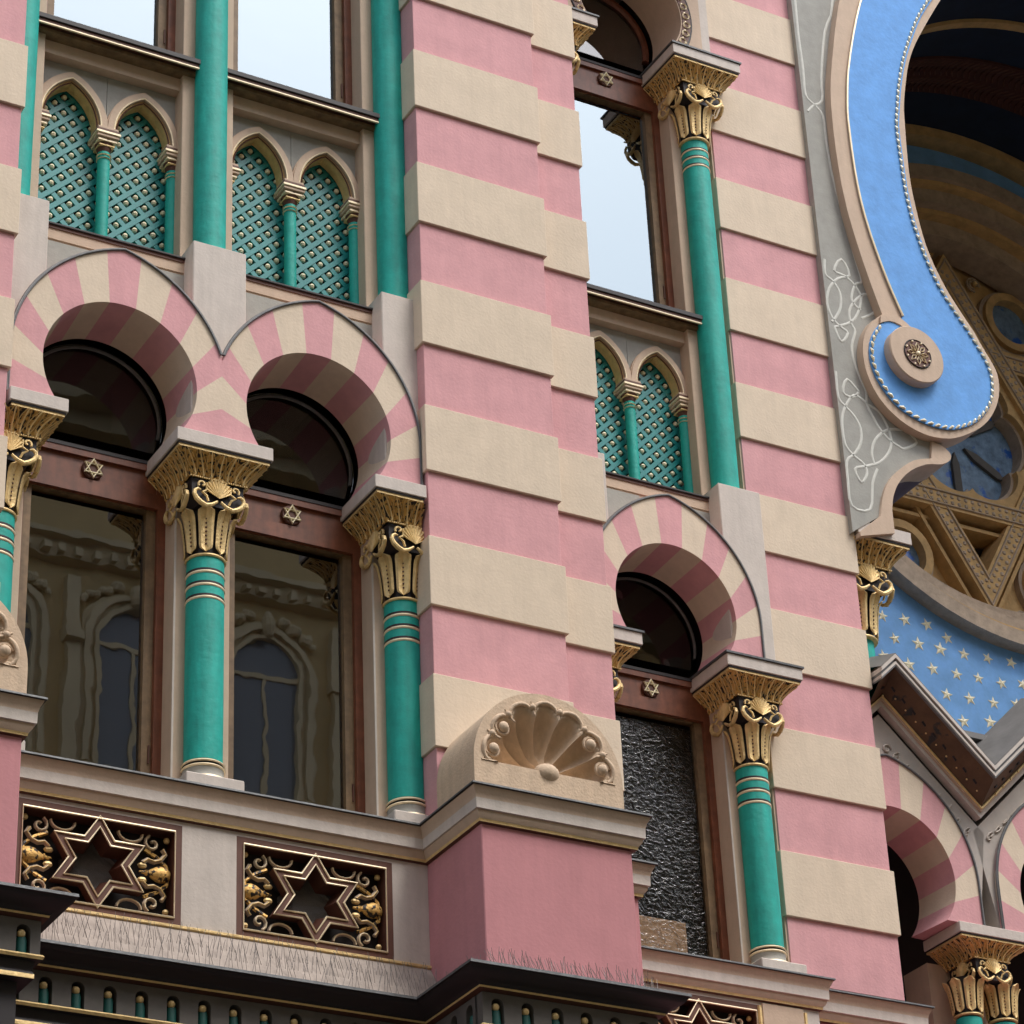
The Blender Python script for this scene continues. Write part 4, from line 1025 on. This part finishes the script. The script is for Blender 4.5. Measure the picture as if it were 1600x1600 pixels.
# closing walls so the recess is a real chamber
cw = B(); cw.box(4.3, 4.6, 2.3, YB + .3, -9, 6.5, BEIGE); cw.box(4.3, 13.9, YB + .8, YB + .9, -9, 8.6, DARKROOM); cw.box(13.6, 13.9, YG, YB + .8, -9, 8, BEIGE); cw.box(4.3, 13.9, 2.0, YB + .8, 5.3, 5.5, ROOFM)
part('recess_wall', cw, BD, (0, 0, 0))
fw = B(); fa = arcp(RC, RZ, RR + .55, .02, PI * .98, 60)
fw.strip(fa, [(min(13.9, max(4.5, RC + (p[0] - RC) * 1.6)), 7) for p in fa], YG + .02, YG + .3, GREY); part('front_gable_wall', fw, BD, (0, 0, 0), smooth=0)

# ------------------------------------------------------------ bird spikes (top-level strips resting on the ledges)
def spikes(path, n, ln, lab, slope=0, rows=1, lean=(0, -.45), grp='bird spike strips on the dark cornice'):
    b = B(); a, c = Vector(path[0]), Vector(path[1])
    for r in range(rows):
        for i in range(n):
            t = (i + random.uniform(.3, .7)) / n; p = a.lerp(c, t) + Vector((0, slope * r, 0.30 / .19 * slope * r if slope else 0))
            L = ln * random.uniform(.8, 1.1); d = Vector((lean[0] + random.choice((-.28, -.1, .1, .28)) + random.uniform(-.06, .06), lean[1] * (1 if (i + r) % 2 else -.3), 1)).normalized() * L
            b.tube([p, p + d], .0014, WIRE, 3)
    bb = part('bird_spikes', b, None, (0, 0, 0), smooth=0); bb['label'] = lab; bb['category'] = 'bird spikes'; bb['group'] = grp
spikes([(-2.62, .02, -7.68), (.0, .02, -7.68)], 90, .14, 'long dense row of thin wire bird spikes on the pale slope below the star panels', slope=.045, rows=3, lean=(-.03, .05))
spikes([(.0, -.58, -7.67), (1.15, -.58, -7.67)], 60, .13, 'thin wire bird spikes on the dark cornice in front of the pink pedestal', rows=2, lean=(-.15, .3))
spikes([(-.03, -.52, -7.67), (-.03, .1, -7.67)], 30, .12, 'short row of bird spikes on the cornice return left of the pink pedestal', lean=(-.1, .2))
spikes([(1.2, -.2, -7.66), (1.6, .25, -7.66)], 26, .30, 'tall bird spikes right of the pink pedestal in front of the brown sill', lean=(0, .1))

# ------------------------------------------------------------ the street and the house across it
g = B(); g.box(-400, 400, -400, 400, -.5, 0, ASPH); o = part('ground', g, None, (0, 0, -DZ)); o['kind'] = 'structure'
g = B(); g.box(-60, 70, -4.5, 6, 0, .14, COBBLE, c=.01); o = part('pavement', g, None, (0, 0, -DZ)); o['kind'] = 'structure'
g = B(); g.box(-3.9, 14, .5, 5.8, .14, DZ - 8.5, BASEPINK); part('street_front', g, BD, (0, 0, -DZ))
OB = thing('opposite_house', 'ochre apartment house across the street, seen mirrored in the lower window panes', 'building', (10, -18, -DZ))
g = B(); OT = 10.2 + DZ - 2.2
g.box(-45, 45, -12, 0, 0, OT, OCHRE); g.box(-45, 45, -12, .5, OT, OT + .25, OCHRET); g.box(-45, 45, -12, .8, OT + .25, OT + .5, OCHRET); g.box(-45, 45, -12, -1, OT + .5, OT + 2.0, ROOFM)
for z in (4.2, 8.7, 13.2, 17.65, 21.6): g.box(-45, 45, 0, .18, z - .15, z + .1, OCHRET); g.box(-45, 45, 0, .34, z + .1, z + .2, OCHRET)
part('wall', g, OB, (10, -18, -DZ), smooth=0)
def owin():
    b = B(); w = .5
    def arch_o(g): return [(-w - g, 0), (-w - g, 1.9)] + arcp(0, 1.9, w + g, PI, 0, 14) + [(w + g, 0)]
    for g0, g1, y in ((0, .07, .12), (.07, .13, .07), (.13, .22, .16), (.22, .27, .09)): b.strip(arch_o(g0), arch_o(g1), .0, y, OCHRET)
    b.box(-1.0, -.80, 0, .16, -.3, 2.75, OCHRET); b.box(-1.04, -.76, 0, .24, 1.75, 1.9, OCHRET); b.box(-.78, .78, 0, .26, -.25, -.08, OCHRET)
    b.ball((0, .14, 2.6), .16, OCHRET, 10, (.7, 1, 1.3))
    for k in range(7):
        for sg in (-1, 1): b.ball((sg * (.25 + .08 * k), .1, 2.72 - .045 * k + .04 * (k % 2)), .07, OCHRET, 8)
    for k in range(8): b.box(-.95 + .25 * k, -.85 + .25 * k, 0, .3, 3.02, 3.14, OCHRET)
    return b
def opane():
    b = B(); w = .5; b.prism([(-w, 0), (w, 0)] + arcp(0, 1.9, w, 0, PI, 14), .005, .02, OGL); b.box(-.03, .03, .0, .05, 0, 1.8, OCHRET); b.box(-w, w, 0, .05, 1.80, 1.88, OCHRET); return b
OGL = mat('opposite_window_glass', (.22, .225, .23), .15)
for z in (5.0, 9.5, 14.0, 18.45):
    for i in range(-10, 16):
        if z + 2.4 > OT: continue
        at = (5.7 + 2.0 * i, -18, z - DZ); w_ = part('window', owin, OB, at, key='owin', smooth=0); part('pane', opane, w_, at, key='opane', smooth=0)
